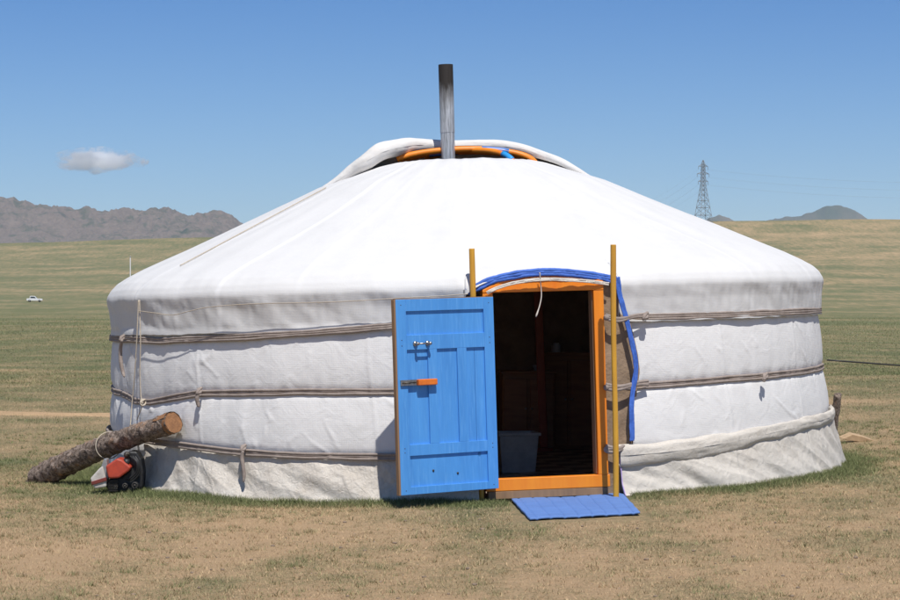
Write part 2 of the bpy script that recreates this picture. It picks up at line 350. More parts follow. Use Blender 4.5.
M_orange = mat('orange_paint', (.90, .29, .018), .45, (.80, .20, .012), 3, .6, .2, 30, .002, stretch=(3, 3, .4))
M_yellow = mat('ochre_paint', (.74, .39, .035), .5, (.52, .26, .04), 5, .7, .25, 25, .002, stretch=(3, 3, .5))
M_blue = mat('blue_paint', (.085, .33, .76), .5, (.06, .25, .62), 3, .7, .25, 12, .002, stretch=(4, 4, .5))
t = M_blue.node_tree; p = t.nodes['Principled BSDF']; src = p.inputs['Base Color'].links[0].from_socket; class_ = None
_tc = nd(t, 'ShaderNodeTexCoord'); vo = nd(t, 'ShaderNodeTexVoronoi'); vo.inputs['Scale'].default_value = 4.2; _mp = nd(t, 'ShaderNodeMapping'); _mp.inputs['Scale'].default_value = (1, 1, .8)
t.links.new(_tc.outputs['Object'], _mp.inputs[0]); t.links.new(_mp.outputs[0], vo.inputs['Vector'])
_r = nd(t, 'ShaderNodeMapRange'); _r.inputs['From Min'].default_value = .07; _r.inputs['From Max'].default_value = .045; t.links.new(vo.outputs['Distance'], _r.inputs[0])
_n = nd(t, 'ShaderNodeTexNoise'); _n.inputs['Scale'].default_value = 9; _n.inputs['Detail'].default_value = 8; _m2 = nd(t, 'ShaderNodeMapping'); _m2.inputs['Scale'].default_value = (9, 9, .6); t.links.new(_tc.outputs['Object'], _m2.inputs[0]); t.links.new(_m2.outputs[0], _n.inputs['Vector'])
_r2 = nd(t, 'ShaderNodeMapRange'); _r2.inputs['From Min'].default_value = .52; _r2.inputs['From Max'].default_value = .75; _r2.inputs['To Max'].default_value = .55; t.links.new(_n.outputs[0], _r2.inputs[0])
_a = nd(t, 'ShaderNodeMix', data_type='RGBA'); t.links.new(_r2.outputs[0], _a.inputs[0]); t.links.new(src, _a.inputs[6]); _a.inputs[7].default_value = (.15, .42, .82, 1)
_b = nd(t, 'ShaderNodeMix', data_type='RGBA'); t.links.new(_r.outputs[0], _b.inputs[0]); t.links.new(_a.outputs[2], _b.inputs[6]); _b.inputs[7].default_value = (.03, .17, .42, 1); t.links.new(_b.outputs[2], p.inputs['Base Color'])
M_blue2 = mat('blue_cloth', (.06, .17, .62), .7, (.045, .12, .46), 8, .6, .6, 25, .01)
M_raw = mat('raw_wood', (.32, .19, .10), .8, (.20, .12, .07), 5, .6, .4, 40, .003, stretch=(4, 4, .4))
M_dark = mat('black_rubber', (.012, .012, .013), .5, (.03, .03, .03), 30, .6)
M_metal = mat('steel', (.42, .41, .40), .35, (.22, .20, .18), 40, .5, metal=.9)
M_dirtymetal = mat('dark_metal', (.05, .048, .045), .5, (.10, .08, .06), 30, .6, metal=.5)

# ------------------------------------------------------------------ wall cover
redge = [hit(a, b, 3.06) for a, b in [(622, 276), (623, 295), (626, 315), (631, 335), (635.5, 355), (637, 372), (634, 390), (632.5, 410), (633, 440), (634, 470), (634, 505)]]
rz = np.array([h[1] for h in redge])[::-1]; rp = np.array([h[0] for h in redge])[::-1]
ledge = [hit(a, b, 3.06) for a, b in [(470, 276), (474, 400), (478, 505)]]
lz = np.array([h[1] for h in ledge])[::-1]; lp = np.array([h[0] for h in ledge])[::-1]
nz_, np_ = 170, 1300
zz = np.linspace(-.12, 1.45, nz_); un = np.linspace(0, 1, np_)
PH = np.zeros((nz_, np_)); ZZ = np.repeat(zz[:, None], np_, 1)
for i, z in enumerate(zz):
    a = float(np.interp(z, rz, rp)); b = float(np.interp(z, lz, lp))
    PH[i] = a+(2*math.pi+b-a)*un
PW = (PH+math.pi) % (2*math.pi)-math.pi
Rr = wallr(PW, ZZ)
bot = ground_local(PW, Rr)
ZZ2 = np.maximum(ZZ, bot-.02)
fast_grid('wall_cover', cyl(PH, ZZ2, Rr), nz_, np_, M_white, yurt, np.stack([PH*3.05, ZZ], -1), .006)
# ------------------------------------------------------------------ roof cover
prof = np.array([(.60, 2.672), (.75, 2.640), (1.24, 2.475), (1.48, 2.365), (1.93, 2.165), (2.40, 1.965), (2.74, 1.82), (2.88, 1.752), (2.965, 1.70), (3.020, 1.645), (3.048, 1.598), (3.055, 1.568), (3.049, 1.53), (3.038, 1.47), (3.030, 1.38), (3.026, 1.33), (3.03, 1.28)])
al = np.concatenate([[0], np.cumsum(np.hypot(*np.diff(prof, axis=0).T))])
def smoothcurve(x, xp, fp, k=5):
    xs = np.linspace(xp[0], xp[-1], 600); f = np.interp(xs, xp, fp); w = np.ones(k*2+1)/(2*k+1)
    f = np.convolve(np.pad(f, k, mode='edge'), w, 'valid'); f[0] = fp[0]; f[-1] = fp[-1]; return np.interp(x, xs, f)
arch = [hit(a, b, 3.10) for a, b in [(466, 296), (471, 291), (480, 286), (500, 278), (522, 273.5), (546, 271.5), (575, 273), (600, 276.5), (614, 279.5), (619.5, 281)]]
ap = np.array([h[0] for h in arch]); az_ = np.array([h[1] for h in arch])
npz, nph = 230, 1441
ph = np.linspace(-math.pi, math.pi, nph)
# extra columns where the edge steps down beside the door
ph = np.sort(np.concatenate([np.delete(ph, [0, -1])[::1], [-math.pi, math.pi, ap[0]-.002, ap[0], ap[-1], ap[-1]+.002], np.linspace(ap[0], ap[-1], 120)])); ph = ph[np.concatenate([[True], np.diff(ph) > 7e-4])]; ph[-1] = math.pi; nph = len(ph)
zb = np.where((ph >= ap[0]) & (ph <= ap[-1]), np.interp(ph, ap, az_), beltz(0, ph)-.035)
AL, PHg = np.meshgrid(np.linspace(0, 1, npz), ph, indexing='ij')
zs = np.linspace(0, al[-1], 1500); zc = smoothcurve(zs, al, prof[:, 1], 2); rc = smoothcurve(zs, al, prof[:, 0], 2)
send = np.interp(-zb, -zc, zs)
# distribute: denser near the eave
s0 = np.interp(-1.79, -zc, zs); tA = np.clip(AL/.62, 0, 1)**.8; tB = np.clip((AL-.62)/.38, 0, 1); SS = s0*tA+(send[None, :]-s0)*tB
Zr = np.interp(SS, zs, zc); Rr = np.interp(SS, zs, rc); xm = PHg*3.05
slope = sstep(2.9, 3.02, Rr)           # 0 on the roof, 1 on the hanging band
# radial seams
seam = np.zeros_like(Zr)
for k in range(18):
    a = -math.pi+2*math.pi*(k+.35+.5*_h(np.array([k]), np.array([3]), 5)[0])/18
    aw = a+.05*np.sin(Rr*1.3+k); q_ = np.exp(-(((PHg-aw)*Rr)/.026)**4); seam = np.maximum(seam, q_*(.25+.45*(k % 3 == 0)))
    Zr = Zr+.0025*np.exp(-(((PHg-aw)*Rr)/.03)**2)*(1-slope)
nz = RNG
Zr = Zr+(1-slope)*(.006*fbm(xm/1.1, Rr/.9, 3, 100)+.004*vnoise(PHg*9, Rr/1.3, 103))-(1-slope)*.003*np.sin(PHg*26)**2*sstep(.8, 2.5, Rr)
eave = np.exp(-((Rr-3.0)/.07)**2)
Rr2 = Rr+eave*(.010*vnoise(xm/.35, xm*0, 104)+.012*vnoise(xm/1.1, xm*0, 105))
band = sstep(1.60, 1.50, Zr)*(Rr > 2.9)
Zr = Zr+(.014*vnoise(xm/.6, xm*0+3, 106)+.006*vnoise(xm/.13, xm*0+3, 116))*eave
Rr2 = Rr2+band*sstep(1.30, 1.36, Zr)*(.012*fbm(xm/.45+Zr*1.5, Zr/.5, 3, 107)+.006*(ridge(xm/.5+Zr, Zr/.5-xm*.4, 2, 109)-.5)+.004*vnoise(xm/.06, Zr/.4, 111)+.010*np.maximum(ridge((xm+Zr)/.3, (Zr-xm*.3)/.5, 3, 113)-.8, 0)*3)
dA, dB = ap[0], ap[-1]
dm = sstep(dA-.10, dA+.02, PHg)*sstep(dB+.10, dB-.02, PHg)*sstep(2.85, 3.05, Rr)
dm2 = ((PHg >= dA) & (PHg <= dB))*sstep(2.72, 3.0, Rr+ (AL**3)*.05)
Rr2 = Rr2+dm2*.045*AL**6+.02*dm
fold = PH_SEAM; Rr2 = Rr2+slope*.03*sstep(0, .01, PHg-fold)*np.exp(-np.maximum(PHg-fold, 0)/.12)
rco = fast_grid('roof_cover', cyl(PHg, Zr, Rr2), npz, nph, M_roof, yurt, np.stack([xm*.98, SS], -1), .006)
sat = rco.data.attributes.new('seam', 'FLOAT', 'POINT'); sat.data.foreach_set('value', seam.astype(np.float32).ravel())
def roofz(r): return np.interp(r, prof[:11, 0], prof[:11, 1])
# brown felt lining inside and in the gap beside the door
a0 = math.asin(.44/2.96)
n = 160; P = np.linspace(a0, 2*math.pi-a0, n); Zl = np.linspace(.0, 1.62, 40)
PP, ZL = np.meshgrid(P, Zl); rr = 2.965+.012*fbm(PP*6, ZL*2, 3, 120)
fast_grid('felt_lining', cyl(PP, ZL, rr), 40, n, M_brown, yurt)
P = np.linspace(0, 1, 24); Zl = np.linspace(.03, 1.60, 60); PPn, ZL = np.meshgrid(P, Zl); hi_ = np.interp(ZL, rz, rp)+.012
PPf = .150+(hi_-.150)*PPn; fast_grid('felt_edge', cyl(PPf, ZL, 3.062+.010*fbm(PPf*16, ZL*3, 3, 125)-.03*PPn), 60, 24, M_brown, yurt)
# cord sewn along the roof band
def on_roofband(px, py, r=3.09): p_, z_ = hit(px, py, r); return tuple(cyl(np.array(p_), z_, r))
def spline(pts, n=60):
    P = np.array(pts, float); k = len(P); t = np.linspace(0, k-1, n); out = []
    for v in t:
        i = min(int(v), k-2); f = v-i; p0, p1, p2, p3 = P[max(i-1, 0)], P[i], P[i+1], P[min(i+2, k-1)]
        out.append(.5*((2*p1)+(-p0+p2)*f+(2*p0-5*p1+4*p2-p3)*f*f+(-p0+3*p1-3*p2+p3)*f**3))
    return np.array(out)
cord = [on_roofband(a, b, 3.115) for a, b in [(139, 311), (155, 313), (172, 315), (190, 311), (210, 307), (250, 304), (290, 303), (330, 302), (370, 300), (400, 298), (440, 296), (468, 294)]]
MB().tube(spline(cord, 120), .0035, 6).build('hem_cord', M_rope, yurt, True)

# ------------------------------------------------------------------ belts
def belt(k, roff, name='belt', w=.011, nst=3):
    mb = MB(); a, b = .185, 2*math.pi-.185
    if k == 2: a = 1.35; 
    P = np.linspace(a, b, 700); pw = (P+math.pi) % (2*math.pi)-math.pi; z = beltz(k, pw)
    for s in range(nst):
        off = (s-(nst-1)/2)*w*1.45; zz_ = z+off*(1+.35*vnoise(P*5, P*0+s, 130+k))+.003*vnoise(P*14, P*0, 140+s+k)
        ph_ = pw; r = np.maximum(wallr(ph_, zz_), 3.0)+roff+.002*vnoise(P*9, P*0+5*s, 150)
        mb.tube(cyl(P, zz_, r), w, 7)
    return mb.build(name, M_belt, yurt, True)
B0 = belt(0, .03); B1 = belt(1, .012); B2 = belt(2, .045)
# on the door side the belts run on to the poles as bare rope
def wl(px, py, r): p_, z_ = hit(px, py, r); return tuple(cyl(np.array(p_), z_, r))
def strands(mb, pts, w=.010, n=3, nn=40, sep=1.4):
    sp = spline(pts, nn)
    for s in range(n):
        q = sp.copy(); q[:, 2] += (s-(n-1)/2)*w*sep*(.7+.5*np.sin(np.linspace(0, 6, nn)+s)); mb.tube(q, w, 7)
def knot(parent, px, py, r, s=.024, tail=None, name='knot'):
    mb = MB(); c = wl(px, py, r)
    for k in range(3):
        a = np.linspace(0, 2*math.pi, 14); rr_ = s*(.75+.2*k)
        pts = np.stack([c[0]+rr_*.7*np.cos(a), c[1]-.012+.014*np.sin(a+k), c[2]+rr_*.8*np.sin(a*1+k*.6)], -1); mb.tube(pts, .011, 6)
    mb.ball(c, s*.75, 6)
    if tail:
        mb.tube(spline([wl(a_, b_, rr2) for a_, b_, rr2 in tail], 24), np.interp(np.linspace(0, 1, 24), [0, .3, .8, 1], [.011, .017, .015, .006]), 7, jit=.0008)
    return mb.build(name, M_belt, parent, True)
knot(B0, 122, 338, 3.10, .022, [(122, 340, 3.12), (120.5, 350, 3.11), (121, 362, 3.11), (123, 372, 3.10), (124.5, 377, 3.10)])
knot(B0, 645, 316, 3.08, .026)
knot(B1, 199, 391, 3.09, .024, [(198, 393, 3.11), (197, 399, 3.11), (198, 404, 3.10), (199, 407, 3.10)])
knot(B1, 765, 376, 3.09, .024, [(764, 378, 3.11), (764, 382, 3.11)])
knot(B2, 243, 448, 3.12, .024, [(243, 451, 3.15), (242, 458, 3.15), (243, 466, 3.15), (244, 475, 3.15), (243.5, 482, 3.16)])
for B, ys, w in ((B0, (317, 319, 317), .011), (B1, (387, 387, 385), .0125), (B2, (449, 449, 450), .014)):
    mb = MB(); x2 = 634 if B is not B2 else 624
    strands(mb, [wl(606, ys[0], 3.135), wl(618, ys[1], 3.135), wl(x2, ys[2]-.3, 3.10)]+([wl(648, ys[2]-(.5 if B is B0 else 1.2), 3.075)] if B is not B2 else []), w, 3)
    c = wl(606.5, ys[0]+.5, 3.13); mb.ball(c, .024, 6)
    mb.build('rope_loop', M_belt, B, True)

# ------------------------------------------------------------------ skirts
def skirt(name, a, b, topz, rofs, seed, m, n=700, nzs=70, flare=.05, ledge=None):
    P = np.linspace(a, b, n); v = np.linspace(0, 1, nzs); V, PP = np.meshgrid(v, P, indexing='ij')
    pw = (PP+math.pi) % (2*math.pi)-math.pi; top = topz(pw)
    gl = ground_local(pw, 3.17)
    x = PP*3.05
    bot = gl+.012+.012*vnoise(x/.5, x*0, seed+5)
    Zs = bot+(top-bot)*V
    w = 1-V
    r = wallr(pw, Zs)+rofs+flare*w**1.6+(.010+.016*w)*fbm(x/.45+V*1.2, V*.7, 2, seed)+(.012+.040*w)*(ridge(x/.62+V*.9, V*.5+x*.2, 2, seed+2)-.55)+.007*np.sin(x/.055+V*5+3*vnoise(x/.4, V, seed+7))*sstep(-.1, .5, vnoise(x/.5, V*.8, seed+8))+.006*vnoise(x/.16+V*1.5, V*1.5, seed+3)+.0015*fbm(x/.04, V*6, 2, seed+4)
    if ledge is not None:   # ragged end
        PP = PP+ledge*(1-np.abs(np.linspace(0, 1, n)[None, :]))**40*vnoise(V*3, V*0+1, seed+9)
    return fast_grid(name, cyl(PP, Zs, r), nzs, n, m, yurt, np.stack([x, Zs], -1), .008), (P, r, Zs)
aL, bL = hit(140, 480, 3.12)[0], hit(479, 500, 3.12)[0]
sk, (P1, r1, z1) = skirt('skirt', aL, bL, lambda q: beltz(2, q)-.004, .014, 200, M_felt, 900, 80, .055, .05)
MB().tube(cyl(P1, z1[0]+.004, r1[0]+.004), .007, 6).build('hem', M_skirt, sk, True)
rollz = belt_tab([(620, 456), (660, 453), (700, 448), (740, 441), (780, 432), (815, 423), (838, 413)], 3.14)
def rz_(q): return np.interp(q, rollz[0]+[math.pi], rollz[1]+[.38])
aR = hit(623, 480, 3.13)[0]
sk2, (P2, r2, z2) = skirt('skirt', aR, math.pi-.0, lambda q: rz_(q)-.01, .02, 230, M_skirt, 900, 80, .05)
MB().tube(cyl(P2, z2[0]+.004, r2[0]+.004), .007, 6).build('hem', M_felt, sk2, True)
MB().tube(np.stack([cyl(P2, z2[i], r2[i]+.012)[0] for i in range(0, 80, 4)]), .005, 5).build('edge_binding', mat('lilac_stitching', (.42, .30, .60), .8, (.6, .5, .7), 30), sk2, True)
# the rolled top of the right skirt
nR = 500; PR = np.linspace(aR-.004, 2.6, nR); zr = rz_(PR)
rad = np.interp(PR, [aR, aR+.3, .7, 1.2, 2.6], [.078, .074, .058, .044, .044])
ns = 28; V = []; UV = []
for i in range(nR):
    rb = float(wallr(PR[i], zr[i]))
    for j in range(ns):
        t_ = 2*math.pi*j/(ns-1)
        wob = 1+.20*float(vnoise(PR[i]*14+t_*.5, t_*.9, 260))+.17*float(vnoise(PR[i]*5-t_, t_*1.3, 262))-.16*math.exp(-((t_-4.2-.8*float(vnoise(PR[i]*3, 0, 263)))/.22)**2)
        rr_ = rad[i]*wob; dr = .030+rr_*.48*math.cos(t_); dz = rr_*math.sin(t_)
        V.append(((rb+dr)*math.sin(PR[i]), -(rb+dr)*math.cos(PR[i]), zr[i]+dz)); UV.append((PR[i]*3.05, t_*rad[i]))
fast_grid('rolled_hem', V, nR, ns, M_skirt, sk2, UV)

# ------------------------------------------------------------------ blue trim round the doorway
def trim(name, pts, r, w, th, m, parent=yurt, seed=0, n=90):
    sp = spline([wl(a, b, r) for a, b in pts], n); mb = MB()
    for k in range(3):
        q = sp+RNG.normal(0, .0005, sp.shape); t_ = np.linspace(0, 9, n); T = np.gradient(sp, axis=0); T /= np.linalg.norm(T, axis=1)[:, None]
        nrm = np.cross(T, np.stack([sp[:, 0], sp[:, 1], 0*sp[:, 0]], -1)/r); o_ = (k-1)*w*.55*(1+.3*vnoise(t_, t_*0+k, 270+seed))
        q = q+nrm*o_[:, None]; out = np.stack([sp[:, 0], sp[:, 1], 0*sp[:, 0]], -1)/r; q = q+out*(.006*vnoise(t_*1.3, t_*0+k, 275+seed))[:, None]
        mb.tube(q, w*.45*(1+.15*vnoise(t_*2, t_*0, 280+k+seed)), 8, up=out, sq=(1, th))
    return mb.build(name, m, parent, True)
trim('trim', [(467, 292), (476, 288), (490, 281), (505, 277), (525, 273.5), (546, 272), (570, 273), (595, 276), (608, 278.5), (616, 280)], 3.105, .030, .7, M_blue2, seed=1)
trim('trim', [(617.5, 277), (619, 290), (622, 303), (626, 318), (631, 338), (635, 358), (636, 372), (633, 390), (631.5, 408), (632, 425), (632, 441)], 3.115, .021, .7, M_blue2, seed=2)
trim('arch_lining', [(487, 293), (496, 288.5), (510, 284), (525, 281), (546, 279.3), (570, 280), (590, 281.5), (609, 284)], 3.128, .013, .9, M_felt, seed=3, n=120)

# ------------------------------------------------------------------ door frame (yurt coordinates, front plane y = -YF)
YF = 3.09; ox0, ox1, oz0, oz1 = -.378, .378, .175, 1.535
fr = MB().box((0, -YF+.055, (oz0+.085)/2+.0), (.93, .09, oz0-.085)).build('door_frame', M_orange, yurt, bevel=.004); fr.name = 'door_frame'
for sgn in (-1, 1):
    MB().box((sgn*(.378+.038), -YF+.06, (oz0+oz1)/2), (.076, .10, oz1-oz0-.002)).build('jamb', M_orange, fr, bevel=.004)
    MB().box((sgn*(.378+.004), -YF+.10, (oz0+oz1)/2), (.02, .10, oz1-oz0-.01)).build('door_stop', M_raw, fr)
pl = [(-.454, oz1), (.454, oz1), (.454, 1.60), (.40, 1.622), (.25, 1.640), (0, 1.648), (-.22, 1.636), (-.34, 1.61), (-.454, 1.556)]
MB().prism(pl, -YF+.006, -YF+.115).build('lintel', M_orange, fr, bevel=.004)
MB().box((0, -YF+.045, .055), (.90, .07, .055)).build('base_board', M_raw, fr, bevel=.003)
# ------------------------------------------------------------------ door leaf
hinge_w = at(496.0, 488, 16.86); wall_z = -1
leaf = bpy.data.objects.new('door', None); COL.objects.link(leaf); leaf.parent = yurt
ang = math.atan2(.40, .713)     # towards the camera
ex = Vector((-math.cos(ang), -math.sin(ang), .0)); ez = Vector((-.030, 0, 1)).normalized(); ex = (ex-ez*ex.dot(ez)).normalized(); ey = ez.cross(ex)
LM = Matrix.Identity(4)
for i in range(3): LM[i][0] = ex[i]; LM[i][1] = ey[i]; LM[i][2] = ez[i]; LM[i][3] = hinge_w[i]
leaf.matrix_local = YI @ LM
# leaf coordinates: x 0..LW from the hinge outwards, z up; which y faces the camera?
LW, LH = .815, 1.39; face = 1 if ey.y < 0 else -1
def fb(mb, u0, u1, v0, v1, d0, d1): mb.box(((u0+u1)/2, face*(d0+d1)/2, (v0+v1)/2), (u1-u0, abs(d1-d0), v1-v0)); return mb
pb = MB(); xs = [0.004, .085, .165, .235, .395, .56, .64, .72, LW-.004]
fb(pb, .004, LW-.013, 1.08, LH-.004, .004, .026); fb(pb, .004, LW-.013, .004, .313, .004, .026)
xs = [.004, .163, .27, .515, LW-.013]
for a, b in zip(xs, xs[1:]): fb(pb, a+.001, b-.001, .3145, 1.0785, .004, .026)
pb.build('panel_boards', M_blue, leaf, bevel=.0015)
st = MB()
def fr_(u0, u1, v0, v1, j=0): fb(st, u0, u1, v0, v1, .0262, .041+j)
fr_(.0, .083, 0, LH); fr_(.722, LW-.012, 0, LH)
fr_(.0832, .7218, LH-.085, LH, -.0006); fr_(.0832, .7218, 1.03, 1.135, -.0006); fr_(.0832, .7218, .275, .355, -.0006); fr_(.0832, .7218, 0, .055, -.0006)
fr_(.235, .312, .3552, 1.0298, -.001); fr_(.478, .553, .3552, 1.0298, -.001)
st.build('door_rails', M_blue, leaf, bevel=.002)
fb(MB(), LW-.012, LW+.002, -.002, LH+.002, -.002, .040).build('edge_board', M_raw, leaf, bevel=.002)
fb(MB(), .0, LW-.0125, LH+.0005, LH+.006, 0, .038).build('top_edge', M_raw, leaf)
for k in range(3): fb(MB(), .05, LW-.05, [.1, .62, 1.2][k], [.2, .72, 1.3][k], -.022, .002).build('back_brace', M_blue, leaf)
# nail heads, knots
for u_ in (.04, .762):
    for v_ in (.03, .30, .33, 1.06, 1.1, 1.35): MB().cyl((u_, face*.041, v_), (u_, face*.0425, v_), .004, .003, 8).build('nail', M_dirtymetal, leaf, True)
for u_, v_ in ((.53, .16), (.33, .13)): MB().cyl((u_, face*.026, v_), (u_, face*.031, v_), .009, .007, 10).build('nail', M_dirtymetal, leaf, True)
h = MB(); hz_ = LH-(343.5-298.5)/191*LH+.01
for u_ in (.655, .555): h.cyl((u_, face*.041, hz_), (u_, face*.052, hz_), .019, .017, 14); h.cyl((u_, face*.05, hz_), (u_, face*.082, hz_), .009, .009, 10); h.ball((u_, face*.084, hz_), .013, 6)
h.cyl((.66, face*.084, hz_), (.55, face*.084, hz_), .0065, None, 10)
h.build('handle', M_metal, leaf, True)
lz_ = LH-(380-298.5)/191*LH
l = MB(); fb(l, .655, .785, lz_-.021, lz_+.021, .041, .055); l.build('latch', M_metal, leaf, bevel=.003)
l = MB(); fb(l, .50, .654, lz_-.022, lz_+.022, .041, .078); l.build('latch', mat('orange_plastic', (.80, .20, .02), .4, (.65, .15, .02), 20, .5), leaf, bevel=.006)
l = MB(); 
for k in range(3): l.cyl((.68+.035*k, face*.055, lz_), (.68+.035*k, face*.060, lz_), .007, .005, 10)
fb(l, .665, .775, lz_-.004, lz_+.004, .055, .0605)
l.build('bolt', M_dirtymetal, leaf, True)
for v_ in (.18, .70, 1.22):
    MB().cyl((-.004, face*-.006, v_), (-.004, face*-.006, v_+.09), .009, None, 10).build('hinge', M_dirtymetal, leaf, True)

# ------------------------------------------------------------------ crown ring, stovepipe, crown cover
cr = MB(); a = np.linspace(0, 2*math.pi, 73)
RC = .66; ZC_ = 2.595
cr.tube(np.stack([RC*np.cos(a), RC*np.sin(a), 0*a+ZC_], -1), .040, 10, sq=(.8, 1), caps=False)
cro = cr.build('crown_ring', M_orange, yurt, True)
a2 = np.linspace(0, math.pi, 40)
def hoop(name, off, th, H, rad, m, t0=0, t1=1):
    L = math.sqrt(RC**2-off**2); q = a2[int(t0*39):int(t1*39)+1]; ux, uy = math.cos(th), math.sin(th)
    al_ = L*np.cos(q); z_ = ZC_+.0+H*np.sin(q)**.75
    return MB().tube(np.stack([al_*ux-off*uy, al_*uy+off*ux, z_], -1), rad, 8).build(name, m, cro, True)
for off in (-.12, .16): hoop('hoop', off, R(-TURN)*1, .195-.12*off*off, .027, M_orange, 0, .84)
hoop('hoop', .0, R(-TURN-48), .185, .024, M_orange); hoop('painted_block', .0, R(-TURN-48), .1848, .0262, mat('sky_blue_paint', (.03, .30, .70), .4), .10, .22)
M_bb = mat('bright_blue_paint', (.02, .22, .62), .4)
hoop('painted_block', -.12, R(-TURN), .195-.12*.0144, .0285, M_bb, .30, .42); hoop('painted_block', .16, R(-TURN), .195-.12*.0256, .0285, M_bb, .52, .66)
# stovepipe
sm = bpy.data.materials.new('sooty_galvanised'); sm.use_nodes = True; t = sm.node_tree; p = t.nodes['Principled BSDF']; p.inputs['Metallic'].default_value = .35; p.inputs['Roughness'].default_value = .42
tc = nd(t, 'ShaderNodeTexCoord'); sx = nd(t, 'ShaderNodeSeparateXYZ'); t.links.new(tc.outputs['Object'], sx.inputs[0])
class G: pass
geo = G(); geo.outputs = {'Position': tc.outputs['Object']}
nn = noise_at(12, 6, .3, (1, 1, .25)); n5 = noise_at(30, 6, 0, (2, 2, .12))
f = nd(t, 'ShaderNodeMapRange'); f.inputs['From Min'].default_value = 3.10; f.inputs['From Max'].default_value = 3.36; t.links.new(mth('ADD', sx.outputs[2], mth('MULTIPLY', mth('SUBTRACT', nn, .5), .35)), f.inputs[0])
n5r = nd(t, 'ShaderNodeMapRange'); n5r.inputs['From Min'].default_value = .4; n5r.inputs['From Max'].default_value = .62; t.links.new(n5, n5r.inputs[0]); base = mixc(n5r.outputs[0], (.62, .64, .67), (.26, .27, .28))
t.links.new(mixc(f.outputs[0], base, (.035, .03, .027)), p.inputs['Base Color'])
r_ = nd(t, 'ShaderNodeMapRange'); r_.inputs['To Min'].default_value = .38; r_.inputs['To Max'].default_value = .75; t.links.new(f.outputs[0], r_.inputs[0]); t.links.new(r_.outputs[0], p.inputs['Roughness'])
pc = W2L(at(448.3, 160, 19.85)); n = 32; mb = MB()
def ringp(r, z): a_ = np.linspace(0, 2*math.pi, n, endpoint=False); return np.stack([pc.x+r*np.cos(a_), pc.y+r*np.sin(a_), 0*a_+z], -1)
zt = 3.495+.02
V = np.concatenate([ringp(.060, .9), ringp(.060, 2.93), ringp(.0625, 2.931), ringp(.0625, zt), ringp(.059, zt), ringp(.059, 2.4)])
mb.add(V, [(i*n+j, i*n+(j+1) % n, (i+1)*n+(j+1) % n, (i+1)*n+j) for i in range(5) for j in range(n)])
pipe = mb.build('stovepipe', sm, yurt, True)
e = pipe.modifiers.new('e', 'EDGE_SPLIT'); e.split_angle = R(40)
mb = MB(); mb.box((pc.x+.020, pc.y-.0605, 2.2), (.010, .006, 2.56)); mb.build('seam', sm, pipe)
# crown cover: felt square folded back over the rear half, its front fold a puffy roll
cc = [(322, 189, 19.75, .012), (338, 181, 19.75, .038), (352, 171, 19.75, .056), (366, 162.5, 19.72, .070), (380, 155, 19.75, .076), (395, 151, 19.85, .072), (410, 148.5, 19.98, .066), (430, 149, 20.1, .056), (450, 149.2, 20.15, .052), (475, 148.8, 20.15, .054), (500, 149, 20.1, .052), (520, 151.5, 20.0, .042), (540, 156, 19.95, .038), (560, 163, 19.85, .034), (578, 171.5, 19.8, .026), (594, 180, 19.8, .012)]
cp = spline([tuple(W2L(at(a_, b_-(3.0 if 370 < a_ < 530 else (1.6 if 530 < a_ < 570 else .4)), d_))) for a_, b_, d_, _ in cc], 140); crd = np.interp(np.linspace(0, len(cc)-1, 140), range(len(cc)), [q[3] for q in cc])
ns = 32; V = []; UV = []
T = np.gradient(cp, axis=0); T /= np.linalg.norm(T, axis=1)[:, None]
for i in range(140):
    a_ = np.cross(T[i], (0, 0, 1)); a_ /= np.linalg.norm(a_); b_ = np.cross(a_, T[i])
    for j in range(ns):
        t_ = 2*math.pi*j/(ns-1); w_ = 1+.06*float(vnoise(i/14., t_*1.0, 300))+.035*float(vnoise(i/4., t_*2, 301))
        q = cp[i]+crd[i]*w_*(a_*1.15*math.cos(t_)+b_*math.sin(t_)); V.append(q); UV.append((i*.017, t_*.08))
M_cov = fabric('crown_canvas', (.74, .72, .69), (.60, .56, .51), .01, .4, .7, 10, .9, .5, .85, 3)
cv = fast_grid('crown_cover', V, 140, ns, M_cov, yurt, UV)
# rear sheet of the crown cover, from the fold back down on to the roof
nb = 40; V = []; UV = []
for k in range(nb):
    s_ = k/(nb-1)
    for i in range(140):
        p0 = cp[i]; end_dir = Vector((p0[0]*.75, 1.15, 0)); r_e = max(end_dir.length, .9); zt_ = float(roofz(r_e))+.02
        q = np.array([p0[0]*(1-.25*s_), p0[1]*(1-s_)+1.15*s_, 0]); rr_ = math.hypot(q[0], q[1])
        dome = ZC_+.15-.16*(rr_/.7)**2 if rr_ < .7 else -1
        zf = max(float(roofz(max(rr_, .56)))+.02, dome+.03, zt_*0)
        z_ = (p0[2]+crd[i]*.8)*(1-sstep(0, .35, s_))+zf*sstep(0, .35, s_)
        V.append((q[0], q[1], float(z_)+.008*float(vnoise(i/12., k/6., 305)))); UV.append((i*.017, s_*1.3))
fast_grid('rear_sheet', V, nb, 140, M_cov, cv, UV, .006)
# front of the crown: dark canvas valance just inside the ring keeps the yurt closed below the open slot
# cord from the cover down the roof, left
mb = MB()
for dx, dy in ((0, 0),):
    pts = []
    for s_ in np.linspace(0, 1, 26):
        px = 326+dx-s_*146; py = 188+dy+s_*78
        # drop on to the roof cone
        best = None
        o_ = YI @ Vector((0, -CD, CZ)); d_ = (YI.to_3x3() @ Vector((px-450, F, HZ-py))).normalized()
        for t_ in np.arange(16.8, 21.5, .01):
            q = o_+d_*float(t_); r_q = math.hypot(q.x, q.y)
            if r_q < 3.0 and q.z < float(roofz(max(r_q, .56)))+.012: best = q; break
        if best is not None: pts.append((best.x, best.y, best.z+.004))
    if len(pts) > 4: mb.tube(spline(pts, 50), .0045, 6)
if mb.n: mb.build('tie_rope', M_rope, cv, True)

